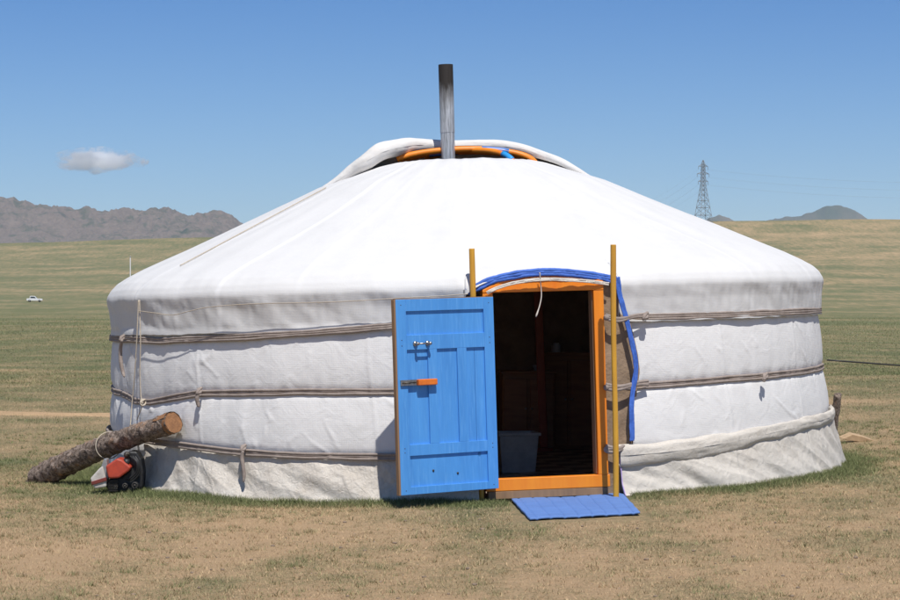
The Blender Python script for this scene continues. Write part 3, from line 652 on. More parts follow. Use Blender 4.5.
# ------------------------------------------------------------------ ropes and ribbon on the yurt
rope = MB()
rope.tube(spline([wl(138.5, 300, 3.10), wl(137, 335, 3.12), wl(135, 370, 3.12), wl(132.5, 398, 3.12), wl(131, 418, 3.14), wl(130, 430, 3.16)], 50), .0045, 7)
rope.tube(spline([wl(139.5, 300, 3.10), wl(140.5, 340, 3.12), wl(140, 372, 3.12), wl(141, 396, 3.12), wl(143, 404, 3.13)], 50), .0045, 7)
for k in range(4):
    a_ = np.linspace(0, 2*math.pi, 12); c = Vector(wl(143, 402.5, 3.15)); rope.tube(np.stack([c.x+.020*np.cos(a_+k), c.y-.01+.014*np.sin(a_*1+k*2), c.z+.024*np.sin(a_+k*1.3)], -1), .006, 6)
rope.tube(spline([wl(143, 405, 3.14), wl(140, 412, 3.14), wl(137, 420, 3.14)], 12), .0045, 6)
rope.build('hanging_rope', M_rope, yurt, True)
rb = MB(); f0 = -YF-.006
rb.tube(spline([(-.035, f0-.04, 1.672), (-.030, f0-.030, 1.63), (-.022, f0-.006, 1.57), (-.020, f0-.004, 1.50), (-.035, f0-.004, 1.43), (-.065, f0-.004, 1.35)], 40), np.interp(np.linspace(0, 1, 40), [0, .85, .95, 1], [.008, .008, .012, .006]), 7, sq=(1, .5))
rb.build('ribbon', M_felt, yurt, True)
# dark overlap slit edge
slit = []
for y_ in np.linspace(300, 345, 14): slit.append(wl(138.3, y_, 3.072))
# ------------------------------------------------------------------ interior
lino = bpy.data.materials.new('linoleum'); lino.use_nodes = True; t = lino.node_tree; p = t.nodes['Principled BSDF']; p.inputs['Roughness'].default_value = .45
tc = nd(t, 'ShaderNodeTexCoord'); ck = nd(t, 'ShaderNodeTexChecker'); ck.inputs['Scale'].default_value = 4; ck.inputs[1].default_value = (.42, .33, .26, 1); ck.inputs[2].default_value = (.17, .11, .08, 1)
t.links.new(tc.outputs['Object'], ck.inputs[0]); t.links.new(ck.outputs[0], p.inputs[0])
a = np.linspace(0, 2*math.pi, 73)[:-1]
MB().add(np.concatenate([np.stack([2.93*np.cos(a), 2.93*np.sin(a), 0*a+.045], -1), np.stack([2.93*np.cos(a), 2.93*np.sin(a), 0*a+.0], -1)]),
         [tuple(range(72))]+[(i, i+72, (i+1) % 72+72, (i+1) % 72) for i in range(72)]).build('floor', lino, yurt)
FL = .05
def inside(px, d, z=FL): v = at(px, 300, d); return Vector((v.x, v.y, z))
c = inside(544, 22.0); th_ = thing('support_post', 'dark red wooden post standing inside the dim yurt', 'post', c, (0, R(-2.2), 0))
M_red = mat('dark_red_paint', (.42, .10, .05), .5, (.32, .07, .04), 6, .6)
MB().box((0, 0, 1.2), (.075, .075, 2.30)).build('shaft', M_red, th_, bevel=.006); MB().box((0, 0, .02), (.16, .16, .05)).build('foot', M_red, th_, bevel=.006)
MB().box((0, 0, 2.36), (.30, .07, .08)).build('bracket', M_red, th_, bevel=.006)
c = inside(516, 19.4); bn = thing('storage_tub', 'pale grey plastic tub on the floor just inside the doorway', 'tub', c, (0, 0, R(8)))
M_tub = mat('grey_plastic', (.68, .69, .68), .5, (.50, .52, .52), 10, .5)
tb = MB(); Vt = []; w0, w1 = .14, .165
for (w_, z_) in ((w0, 0), (w1, .33), (w1-.012, .33), (w0-.01, .02)):
    Vt += [(-w_, -w_, z_), (w_, -w_, z_), (w_, w_, z_), (-w_, w_, z_)]
tb.add(Vt, [(0, 3, 2, 1)]+[(i*4+j, i*4+(j+1) % 4, i*4+4+(j+1) % 4, i*4+4+j) for i in range(3) for j in range(4)]+[(12, 13, 14, 15)]).build('body', M_tub, bn, bevel=.008)
tb = MB()
for sx_, sy_, dx, dy in ((0, -1, 1, .07), (0, 1, 1, .07), (-1, 0, .07, 1), (1, 0, .07, 1)):
    tb.box((sx_*.168, sy_*.168, .325), (.36 if dx == 1 else .026, .36 if dy == 1 else .026, .025))
tb.build('rim', M_tub, bn, bevel=.004)
M_cab = mat('varnished_wood', (.34, .15, .06), .4, (.24, .10, .04), 4, .5, stretch=(1, 1, 5))
for px, d_, w_, h_, lab, rz0 in ((527, 22.2, .50, .75, 'low brown wooden cabinet at the back of the yurt, left of the red post', 3), (572, 22.35, .62, .92, 'taller brown wooden cabinet at the back of the yurt, right of the red post', -12)):
    cb = thing('cabinet', lab, 'cabinet', inside(px, d_), (0, 0, R(rz0)), 'cabinets at the back of the yurt')
    MB().box((0, 0, h_/2), (w_, .34, h_)).build('carcass', M_cab, cb, bevel=.006); MB().box((0, -.01, h_+.012), (w_+.04, .38, .024)).build('top', M_cab, cb, bevel=.004)
    for s_ in (-1, 1):
        dd = MB().box((s_*w_/4, -.181, h_/2), (w_/2-.03, .02, h_-.1)).build('door', M_cab, cb, bevel=.005)
        MB().ball((s_*.03, -.205, h_/2+.04), .012, 6).build('knob', M_metal, dd, True)
for px, d_, z_, s_, lab in ((538, 22.2, .82, .055, 'small pale bowl on the low cabinet in the yurt'), (556, 22.3, .99, .05, 'small pale jar on the taller cabinet in the yurt')):
    c = inside(px, d_, z_); mb = MB()
    prf = [(.5, 0), (.8, .25), (1, .8), (1.02, 1.0), (.94, 1.0), (.7, .3), (.05, .15)] if 'bowl' in lab else [(.7, 0), (.9, .15), (.9, 1.4), (.6, 1.7), (.6, 1.9), (.02, 1.9)]
    n = 20; V = [(c.x+r_*s_*math.cos(2*math.pi*j/n), c.y+r_*s_*math.sin(2*math.pi*j/n), c.z+z2*s_) for r_, z2 in prf for j in range(n)]
    mb.add(V, [(i*n+j, i*n+(j+1) % n, (i+1)*n+(j+1) % n, (i+1)*n+j) for i in range(len(prf)-1) for j in range(n)])
    o = mb.build('bowl' if 'bowl' in lab else 'jar', M_tub, None, True); tag(o, lab, 'bowl' if 'bowl' in lab else 'jar')

# ------------------------------------------------------------------ poles beside the door
def pole(px0, py0, px1, py1, d0, d1, lab):
    a_, b_ = at(px0, py0, d0), at(px1, py1, d1); b_.z = float(gz(b_.x, b_.y))-.03
    mb = MB(); s_ = np.linspace(0, 1, 30); P = np.outer(1-s_, b_)+np.outer(s_, a_); P[:, 0] += .003*np.sin(s_*7)
    o = mb.tube(P, .0215+.001*np.sin(s_*9), 8, up=(.1, -1, 0)).build('wooden_pole', M_yellow, None, False, .004)
    return tag(o, lab, 'pole', 'yellow poles flanking the doorway')
pole(471.5, 248.5, 481.5, 502, 16.86, 16.90, 'left yellow ochre pole, mostly hidden behind the open blue door')
pole(613, 244.5, 616, 499, 16.74, 16.82, 'right yellow ochre pole standing beside the orange door frame')

# ------------------------------------------------------------------ door mat
q = [(511, 501.5), (622, 496), (640, 515.5), (530, 522)]
def gpt(px, py, lift=0):
    d = 17.
    for _ in range(12): v = at(px, py, d); g_ = float(gz(v.x, v.y, False)); d = (CZ-g_)/((py-HZ)/F)
    v = at(px, py, d); return np.array([v.x, v.y, float(gz(v.x, v.y))+lift])
Q = [gpt(a_, b_) for a_, b_ in q]; print('mat corners', Q)
nu, nv = 97, 60; V = []
for j in range(nv):
    for i in range(nu):
        s_, r_ = i/(nu-1), j/(nv-1); p_ = (Q[0]*(1-s_)+Q[1]*s_)*(1-r_)+(Q[3]*(1-s_)+Q[2]*s_)*r_
        z_ = float(gz(p_[0], p_[1], False))+.012-.006*math.exp(-(((s_*8) % 1-.5)/.08)**2)+.006*float(vnoise(s_*3, r_*3, 400))
        V.append((p_[0]+.006*float(vnoise(r_*6, s_, 401)), p_[1], z_))
mt = fast_grid('doormat', V, nv, nu, mat('mat_blue', (.12, .24, .56), .85, (.095, .19, .45), 6, .7, .4, 90, .004), None, None, .014)
tag(mt, 'blue ribbed doormat lying on the dry grass at the doorstep', 'doormat')

# ------------------------------------------------------------------ leaning log
bark = bpy.data.materials.new('bark'); bark.use_nodes = True; t = bark.node_tree; p = t.nodes['Principled BSDF']; p.inputs['Roughness'].default_value = .95
geo = nd(t, 'ShaderNodeNewGeometry')
b1_ = noise_at(28, 6, 1); b2_ = noise_at(9, 5, .5)
r3 = nd(t, 'ShaderNodeMapRange'); r3.inputs['From Min'].default_value = .42; r3.inputs['From Max'].default_value = .6; t.links.new(b1_, r3.inputs[0])
cc_ = mixc(r3.outputs[0], (.10, .07, .05), (.36, .28, .23)); r4 = nd(t, 'ShaderNodeMapRange'); r4.inputs['From Min'].default_value = .55; r4.inputs['From Max'].default_value = .68; t.links.new(b2_, r4.inputs[0])
cc_ = mixc(r4.outputs[0], cc_, (.42, .24, .14)); t.links.new(cc_, p.inputs['Base Color'])
b = nd(t, 'ShaderNodeBump'); b.inputs['Strength'].default_value = 1; b.inputs['Distance'].default_value = .02; t.links.new(b1_, b.inputs['Height']); t.links.new(b.outputs[0], p.inputs['Normal'])
la, lb = at(43, 471, 19.05), at(170, 421.5, 17.85); lg = float(gz(la.x, la.y))
la.z = lg+.085; D_ = (lb-la); LL = D_.length; print('log', la, lb, LL)
log = thing('log', 'rough bark covered log leaning against the left side of the yurt', 'log', la)
log.rotation_euler = D_.to_track_quat('X', 'Z').to_euler()
nl, ns = 110, 40; V = []
for i in range(nl):
    s_ = i/(nl-1); x_ = -.10+s_*(LL+.16)
    rad_ = np.interp(s_, [0, .12, .5, .8, 1], [.088, .098, .088, .078, .083])
    cy = .012*math.sin(s_*5); cz_ = .028*math.sin(s_*3.2)-.02
    for j in range(ns):
        t_ = 2*math.pi*j/(ns-1); n_ = float(fbm(s_*26, math.cos(t_)*2.2+math.sin(t_)*1.3+5, 3, 410)); n2_ = float(fbm(s_*60, math.sin(t_)*5+3+math.cos(t_)*3, 2, 414))
        r_ = rad_*(1+.13*n_+.06*n2_); xo = x_
        if s_ < .02: xo = x_+.05*(1-math.sin(t_))*0
        V.append((xo-(.07 if i < 2 else 0)*(math.sin(t_) < -.2), cy+r_*math.cos(t_), cz_+r_*math.sin(t_)))
fast_grid('bark', V, nl, ns, bark, log)
M_cut = mat('cut_wood', (.33, .16, .07), .85, (.19, .09, .042), 22, .6, .5, 60)
x_ = LL+.055; mb = MB(); n = 28
for xx, nm in ((x_, 'cut_end'), (-.095, 'cut_end')):
    mb = MB(); rr_ = .083 if xx > 0 else .083
    cz_ = .028*math.sin(3.2 if xx > 0 else 0)-.02; cy = .012*math.sin(5 if xx > 0 else 0)
    V = [(xx, cy, cz_)]+[(xx+(.006 if xx > 0 else -.006)*0, cy+rr_*(1+.04*float(vnoise(j/3., 0, 420)))*math.cos(2*math.pi*j/n), cz_+rr_*math.sin(2*math.pi*j/n)) for j in range(n)]
    V += [(xx-(.05 if xx > 0 else -.05), cy+.97*rr_*math.cos(2*math.pi*j/n), cz_+.97*rr_*math.sin(2*math.pi*j/n)) for j in range(n)]
    mb.add(V, [(0, 1+j, 1+(j+1) % n) for j in range(n)]+[(1+j, 1+n+j, 1+n+(j+1) % n, 1+(j+1) % n) for j in range(n)]).build(nm, M_cut, log)
# peeled patch of orange wood at the upper end
pp = MB(); V = []; ns2 = 16
for i in range(12):
    for j in range(ns2):
        s_ = i/11; t_ = .5+j/(ns2-1)*2.1; x2 = LL+.05-.17*s_*(.6+.4*math.sin(j*1.1)*math.sin(j*.6+1)); r_ = .0895
        V.append((x2, .012*math.sin(5)-r_*math.cos(t_)*1.0, .028*math.sin(3.2)-.02+r_*math.sin(t_)))
fast_grid('peeled_wood', V, 12, ns2, M_cut, log)
# lashing round the log
mb = MB()
for k, off in enumerate((0.06,)):
    a_ = np.linspace(0, 2*math.pi, 40); x0 = LL*.50+off; mb.tube(np.stack([x0+.035*np.sin(a_+1), .0+.104*np.cos(a_), .006+.104*np.sin(a_)], -1), .0045, 6)
o = mb.build('lashing', M_rope, log, True)

# ------------------------------------------------------------------ petrol motor under the log
base = gpt(119, 493); md = base[1]+CD; print('motor depth', md)
mo = thing('petrol_motor', 'small red and black petrol motor with white guard lying under the leaning log', 'motor', (base[0], base[1], base[2]))
k = md/F
def mp(px, py): return ((px-118)*k, (489-py)*k)
M_mred = mat('red_plastic', (.50, .065, .03), .5, (.32, .045, .03), 12, .6); M_mwh = mat('white_plastic', (.62, .59, .54), .6, (.30, .26, .22), 20, .7)
MB().prism([mp(106.5, 459), mp(119, 450.5), mp(124, 452), (mp(134, 460)), mp(131, 464), mp(124, 469), mp(121, 471.5), mp(110, 472)], -.16, .06).build('fuel_tank', M_mred, mo, bevel=.014)
MB().prism([mp(90, 472), mp(100, 461), mp(103, 459), mp(107, 473), mp(107, 481), mp(95, 483), mp(91.5, 478)], -.13, .04).build('guard', M_mwh, mo, bevel=.01)
MB().prism([mp(101, 460.5), mp(104, 451.5), mp(107, 452), mp(109, 472), mp(105, 474)], -.11, .02).build('side_plate', mat('grey_alloy', (.2, .21, .23), .5, (.3, .3, .3), 20), mo, bevel=.006)
MB().prism([mp(91, 475.5), mp(107, 470.5), mp(107.5, 474.5), mp(92, 479)], -.142, -.12).build('guard_strip', bpy.data.materials.get('x') or mat('dark_red_plastic', (.22, .04, .03), .6, (.1, .03, .02), 20), mo, bevel=.003)
MB().prism([mp(124, 452), mp(130, 443.5), mp(138, 444), mp(143, 452), mp(145, 466), mp(144, 482), mp(138, 487.5), mp(110, 487), mp(104, 480), mp(110, 472), mp(122, 471), mp(134, 460)], -.07, .12).build('engine_housing', M_dark, mo, bevel=.016)
x_, z_ = mp(127.5, 455)
MB().cyl((x_, -.12, z_-.03), (x_+.01, -.13, z_+.025), .026, .024, 16).build('tank_cap', M_dark, mo, True)
x_, z_ = mp(128, 447.5); mb = MB(); mb.ball((x_, -.085, z_), .028, 8); mb.cyl((x_, -.085, z_), (x_+.02, -.12, z_+.012), .012, .010, 10); mb.build('air_filter', M_dirtymetal, mo, True)
for (a_, b_, r_) in ((137, 479.5, .030), (126.5, 480, .024), (117, 481, .018)):
    x_, z_ = mp(a_, b_); w = MB().cyl((x_, -.125, z_), (x_, -.06, z_), r_, None, 22).build('pulley', M_dark, mo, bevel=.004)
    mb = MB(); a2 = np.linspace(0, 2*math.pi, 26); mb.tube(np.stack([x_+r_*.72*np.cos(a2), 0*a2-.126, z_+r_*.72*np.sin(a2)], -1), .004, 6); mb.cyl((x_, -.135, z_), (x_, -.12, z_), r_*.3, None, 12); mb.build('pulley_rim', mat('worn_iron', (.05, .045, .04), .6, (.10, .085, .07), 40, metal=.4) if r_ == .030 else bpy.data.materials['worn_iron'], w, True)
mb = MB()
for kk in range(3):
    mb.tube(spline([(mp(131+kk*3, 449)[0], -.08-.01*kk, mp(0, 449)[1]), (mp(139+kk, 455)[0], -.12, mp(0, 455)[1]), (mp(138+kk*2, 466)[0], -.11, mp(0, 466)[1]), (mp(128+kk*4, 474)[0], -.10, mp(0, 474)[1])], 24), .008, 7)
mb.build('hose', M_dark, mo, True)
mb = MB()
for kk in range(6):
    z_ = .03+kk*.016; mb.box((mp(114, 0)[0], -.10, z_), (.075, .06, .006))
mb.build('cooling_fins', M_dirtymetal, mo)
mo.scale = (.94, .94, .94)

# ------------------------------------------------------------------ plank and offcut by the right wall, guy rope
b0 = gpt(858, 441); pk = MB(); rk = math.radians(14)
pl_ = [(-.17, 0), (-.08, .055), (.02, .045), (.135, .02), (.15, .0), (.10, -.012), (-.12, -.01)]
o = pk.prism([(a_*1.05, b_*1.0) for a_, b_ in pl_], -.06, .06).build('wood_offcut', mat('pale_wood', (.52, .37, .22), .85, (.38, .25, .14), 18, .6), None, bevel=.005); o.location = (b0[0], b0[1], b0[2]+.02); o.rotation_euler = (R(8), R(7), R(10))
tag(o, 'pointed piece of pale split wood lying in the grass right of the yurt', 'wood offcut')
b1v = at(838, 399, 20.3); gg = float(gz(b1v.x, b1v.y)); 
mb = MB(); mb.tube(spline([(b1v.x-.03, b1v.y+.25, gg), (b1v.x-.02, b1v.y+.12, .35), (b1v.x, b1v.y, b1v.z+.04)], 20), .035, 10, jit=.002)
o = mb.build('branch', bark, None, True); tag(o, 'short brown branch leaning behind the right edge of the yurt', 'branch')
p0 = at(827, 360, 19.35); p1 = at(900, 365.5, 19.5); dv = p1-p0; far = p0+dv*12.5; gf = float(gz(far.x, far.y))
mb = MB(); s_ = np.linspace(0, 1, 60); pts = np.array([list(p0+dv*12.5*float(q_)) for q_ in s_]); pts[:, 2] -= .10*np.sin(s_*math.pi)*0
pts[:, 2] = np.interp(s_, [0, .08, 1], [p0.z, p1.z, gf+.35]); mb.tube(pts, .0075, 6)
gy = thing('guy_rope', 'thin dark rope running from the right side of the yurt out of the picture', 'rope', p0)
o = mb.build('rope', M_dark, gy, True); o.matrix_parent_inverse = Matrix.Translation(-p0)
o = MB().cyl((far.x, far.y, gf-.05), (far.x, far.y, gf+.42), .02, .018, 10).build('stake', M_raw, gy, True); o.matrix_parent_inverse = Matrix.Translation(-p0)
# thin mast behind the yurt, left
b2v = at(130.3, 257, 44); g2 = float(gz(b2v.x, b2v.y)); mh = b2v.z-g2
ms = thing('mast', 'thin pale mast rising behind the left edge of the yurt roof', 'mast', (b2v.x, b2v.y, g2))
M_pale = mat('pale_pole', (.45, .45, .44), .5, (.35, .35, .34), 5)
MB().cyl((0, 0, -.1), (0, 0, mh), .014, .011, 10).build('pole', M_pale, ms, True); MB().cyl((0, 0, mh), (0, 0, mh+.02), .016, .006, 8).build('cap', M_pale, ms, True)

# ------------------------------------------------------------------ distant car
cd = 720; cx = (34.5-450)/F*cd; cy = cd-CD; cz = float(gz(cx, cy, False))
car = thing('parked_car', 'tiny white pickup truck far away on the steppe at left', 'car', (cx, cy, cz), (0, 0, R(6)))
M_car = mat('white_car_paint', (.78, .79, .80), .3, (.7, .7, .7), 3); M_glass = mat('car_glass', (.03, .04, .05), .1)
def carbody(poly, w): return MB().prism(poly, -w/2, w/2)
carbody([(-2.35, .42), (-2.38, .95), (-2.3, 1.08), (2.1, 1.02), (2.45, .85), (2.5, .45), (1.9, .38), (-1.9, .38)], 1.75).build('body', M_car, car, bevel=.07)
carbody([(-1.5, 1.06), (-1.35, 1.78), (-1.2, 1.86), (.0, 1.84), (.25, 1.70), (.85, 1.06)], 1.5).build('cabin', M_car, car, bevel=.08)
for s_ in (-1, 1): MB().prism([(-1.28, 1.15), (-1.15, 1.68), (.08, 1.66), (.5, 1.15)], s_*.752, s_*.765).build('side_window', M_glass, car)
MB().box((.56, 0, 1.38), (.05, 1.2, .4), Matrix.Translation((.56, 0, 1.38)) @ Matrix.Rotation(R(-42), 4, 'Y') @ Matrix.Translation((-.56, 0, -1.38))).build('windscreen', M_glass, car)
for sx_ in (-1.5, 1.55):
    for s_ in (-1, 1):
        w = MB().cyl((sx_, s_*.70, .36), (sx_, s_*.90, .36), .36, None, 20).build('wheel', M_dark, car, True); MB().cyl((sx_, s_*.89, .36), (sx_, s_*.91, .36), .2, None, 14).build('rim', M_metal, w, True)
# ------------------------------------------------------------------ pylon and power line on the crest
pd = 1485; kx = pd/F; px_, py_ = (703.2-450)*kx, pd-CD; pz_ = float(gz(px_, py_, False)); top = CZ+(HZ-160)*kx; PHt = top-pz_; print('pylon h', PHt)
M_pyl = mat('weathered_galvanised', (.24, .25, .27), .6, (.19, .20, .21), .5)
def make_pylon(x, y, z, H, lab):
    pn = thing('pylon', lab, 'pylon', (x, y, z), (0, 0, R(24)), 'pylons of the power line')
    def hw_(h): return float(np.interp(h/H, [0, .45, .62, .94, 1], [4.6, 2.1, 1.25, .85, .1]))
    mb = MB(); lv = [0, .13, .25, .36, .45, .53, .60, .66, .72, .78, .84, .89, .94, 1.0]; rl = .17
    for a_, b_ in zip(lv, lv[1:]):
        w0_, w1_ = hw_(a_*H), hw_(b_*H); c0 = [(-w0_, -w0_), (w0_, -w0_), (w0_, w0_), (-w0_, w0_)]; c1 = [(-w1_, -w1_), (w1_, -w1_), (w1_, w1_), (-w1_, w1_)]
        for i in range(4):
            j = (i+1) % 4
            mb.cyl((*c0[i], a_*H), (*c1[i], b_*H), rl, rl, 4); mb.cyl((*c0[i], a_*H), (*c1[j], b_*H), rl*.6, None, 4); mb.cyl((*c0[j], a_*H), (*c1[i], b_*H), rl*.6, None, 4); mb.cyl((*c1[i], b_*H), (*c1[j], b_*H), rl*.6, None, 4)
    mb.build('tower', M_pyl, pn); tips = []
    for hh, L_ in ((.66, 3.6), (.78, 4.4), (.90, 3.4)):
        for s_ in (-1, 1):
            am = MB(); z_ = hh*H; w_ = hw_(z_)
            for yy in (-w_, w_): am.cyl((s_*w_, yy, z_), (s_*L_, 0, z_+.1), rl*.7, None, 4); am.cyl((s_*w_, yy, z_+1.2), (s_*L_, 0, z_+.1), rl*.7, None, 4)
            tips.append((s_*L_, 0, z_))
            ar = am.build('arm', M_pyl, pn); MB().cyl((s_*L_, 0, hh*H), (s_*L_, 0, hh*H-1.9), .14, None, 6).build('insulator', M_pyl, ar)
    return pn, tips
p1_, tips = make_pylon(px_, py_, pz_, PHt, 'lattice steel pylon on the far crest right of the yurt roof')
line = thing('power_line', 'faint overhead power cables strung from the pylon across the sky', 'cables', (px_, py_, pz_+PHt*.6))
dirv = Vector((math.sin(R(66)), math.cos(R(66)), 0)); mrot = Matrix.Rotation(R(24), 3, 'Z')
for tx_, ty_, tz_ in tips:
    o0 = Vector((px_, py_, pz_))+mrot @ Vector((tx_, ty_, tz_-1.9)); mb = MB()
    for sg in (-1, 1):
        end = o0+(Vector((math.cos(R(114)), math.sin(R(114)), 0)) if sg > 0 else -Vector((math.cos(R(150)), math.sin(R(150)), 0)))*1 if False else o0+(Vector((300, -70, -3)) if sg > 0 else Vector((-60, 250, -20)))
        s_ = np.linspace(0, 1, 24); P = np.outer(1-s_, o0)+np.outer(s_, end); P[:, 2] -= 4*9*s_*(1-s_); mb.tube(P, .016, 4)
    o = mb.build('cable', M_pyl, line); o.matrix_parent_inverse = Matrix.Translation(-Vector(line.location))

# ------------------------------------------------------------------ grass
N = 560000
dd = np.concatenate([RNG.uniform(10.4, 21, int(N*.52)), 21+(RNG.random(int(N*.33)))**1.3*30, RNG.uniform(14.5, 20.5, int(N*.15))])
xx = np.concatenate([RNG.uniform(-1, 1, int(N*.52)+int(N*.33))*(.235*dd[:int(N*.52)+int(N*.33)]+.5), np.zeros(int(N*.15))])
nr = int(N*.15); th_ = RNG.uniform(-math.pi*1.05, math.pi*.05, nr); rr_ = 3.14+np.abs(RNG.normal(0, .16, nr))
xx[-nr:] = .17+rr_*np.cos(th_); dd[-nr:] = CD+rr_*np.sin(th_)
yy = dd-CD; rad_ = np.hypot(xx-.17, yy); g_ = green(xx, yy)
ringm = np.exp(-((rad_-3.2)/.22)**2)*(1-.85*np.exp(-((xx-.85)/.55)**2))
nt_ = 2600; tx_ = RNG.uniform(-1, 1, nt_); td_ = RNG.uniform(10.6, 26, nt_)**1.0; tx_ = tx_*(.235*td_+.4); bl_ = 26
xx = np.concatenate([xx, np.repeat(tx_, bl_)+RNG.normal(0, .022, nt_*bl_)]); tdd = np.repeat(td_, bl_)+RNG.normal(0, .022, nt_*bl_); dd = np.concatenate([dd, tdd]); istuft = np.zeros(len(xx)); istuft[-nt_*bl_:] = np.repeat(RNG.uniform(.4, 1.3, nt_), bl_)
n3_ = 260000; d3 = 42+RNG.random(n3_)**2.0*420; xx = np.concatenate([RNG.uniform(-1, 1, n3_)*(.235*d3+1), xx]); dd = np.concatenate([d3, dd]); istuft = np.concatenate([np.zeros(n3_), istuft])
yy = dd-CD; rad_ = np.hypot(xx-.17, yy); g_ = green(xx, yy); g_ = np.clip(g_+(istuft > 0)*.3, 0, 1); ringm = np.exp(-((rad_-3.2)/.22)**2)*(1-.85*np.exp(-((xx-.85)/.55)**2))
keep = (RNG.random(len(xx)) < np.clip((430-dd)/330, 0, 1)**1.3) & (rad_ > 3.13) & (RNG.random(len(xx)) < np.clip(.25+g_*1.2, 0, 1)) & ~((xx > .42) & (xx < 1.34) & (yy < -2.9) & (yy > -4.8))
xx, yy, dd, g_, ringm, istuft = xx[keep], yy[keep], dd[keep], g_[keep], ringm[keep], istuft[keep]; n = len(xx)
hgt = (.008+.014*RNG.random(n)+.010*g_*RNG.random(n))*(1+.022*np.clip(dd-20, 0, 160))+ringm*RNG.random(n)**1.5*.045+istuft*RNG.random(n)*.017
wid = (.0014+.0012*RNG.random(n))*(1+.04*np.clip(dd-12, 0, 150)); an = RNG.uniform(0, 2*math.pi, n); ln = hgt*RNG.uniform(.2, 1.3, n); la_ = RNG.uniform(0, 2*math.pi, n)
zz_ = gz(xx, yy)-.003
V = np.zeros((n, 3, 3)); V[:, 0] = np.stack([xx-np.cos(an)*wid, yy-np.sin(an)*wid, zz_], -1); V[:, 1] = np.stack([xx+np.cos(an)*wid, yy+np.sin(an)*wid, zz_], -1)
V[:, 2] = np.stack([xx+np.cos(la_)*ln, yy+np.sin(la_)*ln, zz_+hgt], -1)
me = bpy.data.meshes.new('grass'); me.vertices.add(3*n); me.vertices.foreach_set('co', V.astype(np.float32).ravel()); me.loops.add(3*n); me.loops.foreach_set('vertex_index', np.arange(3*n, dtype=np.int32))
me.polygons.add(n); me.polygons.foreach_set('loop_start', np.arange(n, dtype=np.int32)*3); me.polygons.foreach_set('loop_total', np.full(n, 3, np.int32)); me.update(calc_edges=True)
gt = np.clip(g_+RNG.normal(0, .22, n)+ringm*.35, 0, 1)
dry = np.array((.60, .425, .25)); grn = np.array((.20, .225, .095)); pale = np.array((.41, .34, .19))
colr = dry+(pale-dry)*np.clip(gt*2, 0, 1)[:, None]; colr = colr+(grn-colr)*sstep(.35, .85, gt)[:, None]; colr = colr*RNG.uniform(.6, 1.15, n)[:, None]
ca = me.color_attributes.new('col', 'FLOAT_COLOR', 'POINT'); ca.data.foreach_set('color', np.repeat(np.concatenate([colr, np.ones((n, 1))], 1), 3, 0).astype(np.float32).ravel())
m = bpy.data.materials.new('grass'); m.use_nodes = True; t = m.node_tree; p = t.nodes['Principled BSDF']; p.inputs['Roughness'].default_value = .8; p.inputs['Specular IOR Level'].default_value = .2
av = nd(t, 'ShaderNodeAttribute', attribute_name='col'); t.links.new(av.outputs['Color'], p.inputs['Base Color'])
me.materials.append(m); o = bpy.data.objects.new('grass', me); COL.objects.link(o); struct(o, 'stuff')

# ------------------------------------------------------------------ pebbles scattered on the dirt
mb = MB(); M_peb = mat('pebble', (.28, .21, .15), .95, (.15, .12, .09), 20, .7)
for k_ in range(170):
    d_ = random.uniform(10.8, 19); x_ = random.uniform(-1, 1)*(.22*d_)
    if math.hypot(x_-.17, d_-CD) < 3.5 or (.3 < x_ < 1.4 and 15 < d_ < 17.4): continue
    s_ = random.uniform(.004, .012)*(2.2 if random.random() < .04 else 1); mb.ball((x_, d_-CD, float(gz(x_, d_-CD))+s_*.3), s_, 4, (random.uniform(.8, 1.4), random.uniform(.8, 1.3), .6))
o = mb.build('pebbles', M_peb, None, True); struct(o, 'stuff')

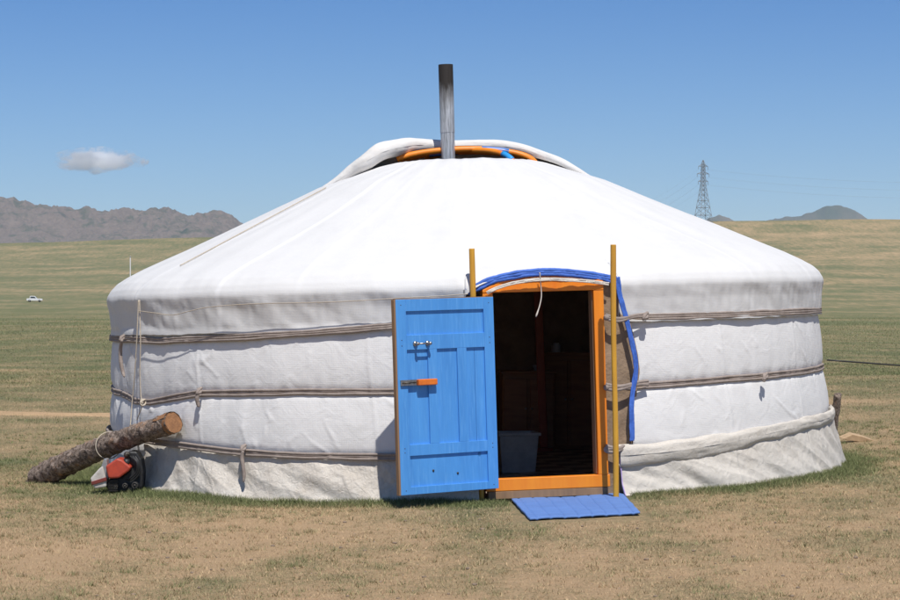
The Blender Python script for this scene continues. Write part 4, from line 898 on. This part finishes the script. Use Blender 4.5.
# ------------------------------------------------------------------ cloud
kc = 12000/F; cx, czc = (99-450)*kc, CZ+(HZ-160.5)*kc
mb = MB(); lobes = [(-28, 4, 12, 6), (-16, 1, 14, 9), (-4, 0, 15, 10), (10, -1, 16, 10), (24, 0, 14, 9), (34, 2, 10, 8), (-38, 5, 7, 4), (16, 7, 14, 5), (2, 8, 14, 4)]
cm = bpy.data.materials.new('cloud'); cm.use_nodes = True; t = cm.node_tree; t.nodes.remove(t.nodes['Principled BSDF'])
pv = nd(t, 'ShaderNodeVolumePrincipled'); pv.inputs['Color'].default_value = (1, 1, 1, 1); pv.inputs['Anisotropy'].default_value = .2
geo = nd(t, 'ShaderNodeNewGeometry'); tcc = nd(t, 'ShaderNodeTexCoord')
vl = nd(t, 'ShaderNodeVectorMath', operation='LENGTH'); mpp = nd(t, 'ShaderNodeMapping'); t.links.new(tcc.outputs['Object'], mpp.inputs[0]); t.links.new(mpp.outputs[0], vl.inputs[0])
mpp.inputs['Scale'].default_value = (1/(53*kc), 1/(53*kc), 1/(14*kc))
cn = noise_at(.009, 7, .4, (1, 1, 1.8)); fall = mth('SUBTRACT', 1.0, vl.outputs['Value'])
den = mth('MULTIPLY', mth('MAXIMUM', mth('ADD', mth('MULTIPLY', fall, 1.2), mth('MULTIPLY', mth('SUBTRACT', cn, .60), 3.6)), 0), .30)
t.links.new(den, pv.inputs['Density']); t.links.new(pv.outputs[0], t.nodes['Material Output'].inputs['Volume'])
mb = MB(); mb.ball((0, 0, 0), 50*kc, 16, (1, 1, 14/50)); cl_ = mb.build('cloud', cm, None, True); cl_.location = (cx, 12000-CD, czc); struct(cl_)

# ------------------------------------------------------------------ haze
hb = MB().box((0, 5150, 210), (14000, 10500, 424)).build('haze', mat('h', (1, 1, 1)), None)
hm = bpy.data.materials.new('haze'); hm.use_nodes = True; t = hm.node_tree; t.nodes.remove(t.nodes['Principled BSDF'])
pv = nd(t, 'ShaderNodeVolumePrincipled'); pv.inputs['Color'].default_value = (.55, .75, 1, 1); pv.inputs['Density'].default_value = 4.6e-5; pv.inputs['Anisotropy'].default_value = 0
t.links.new(pv.outputs[0], t.nodes['Material Output'].inputs['Volume']); hb.data.materials.clear(); hb.data.materials.append(hm); struct(hb, 'stuff')
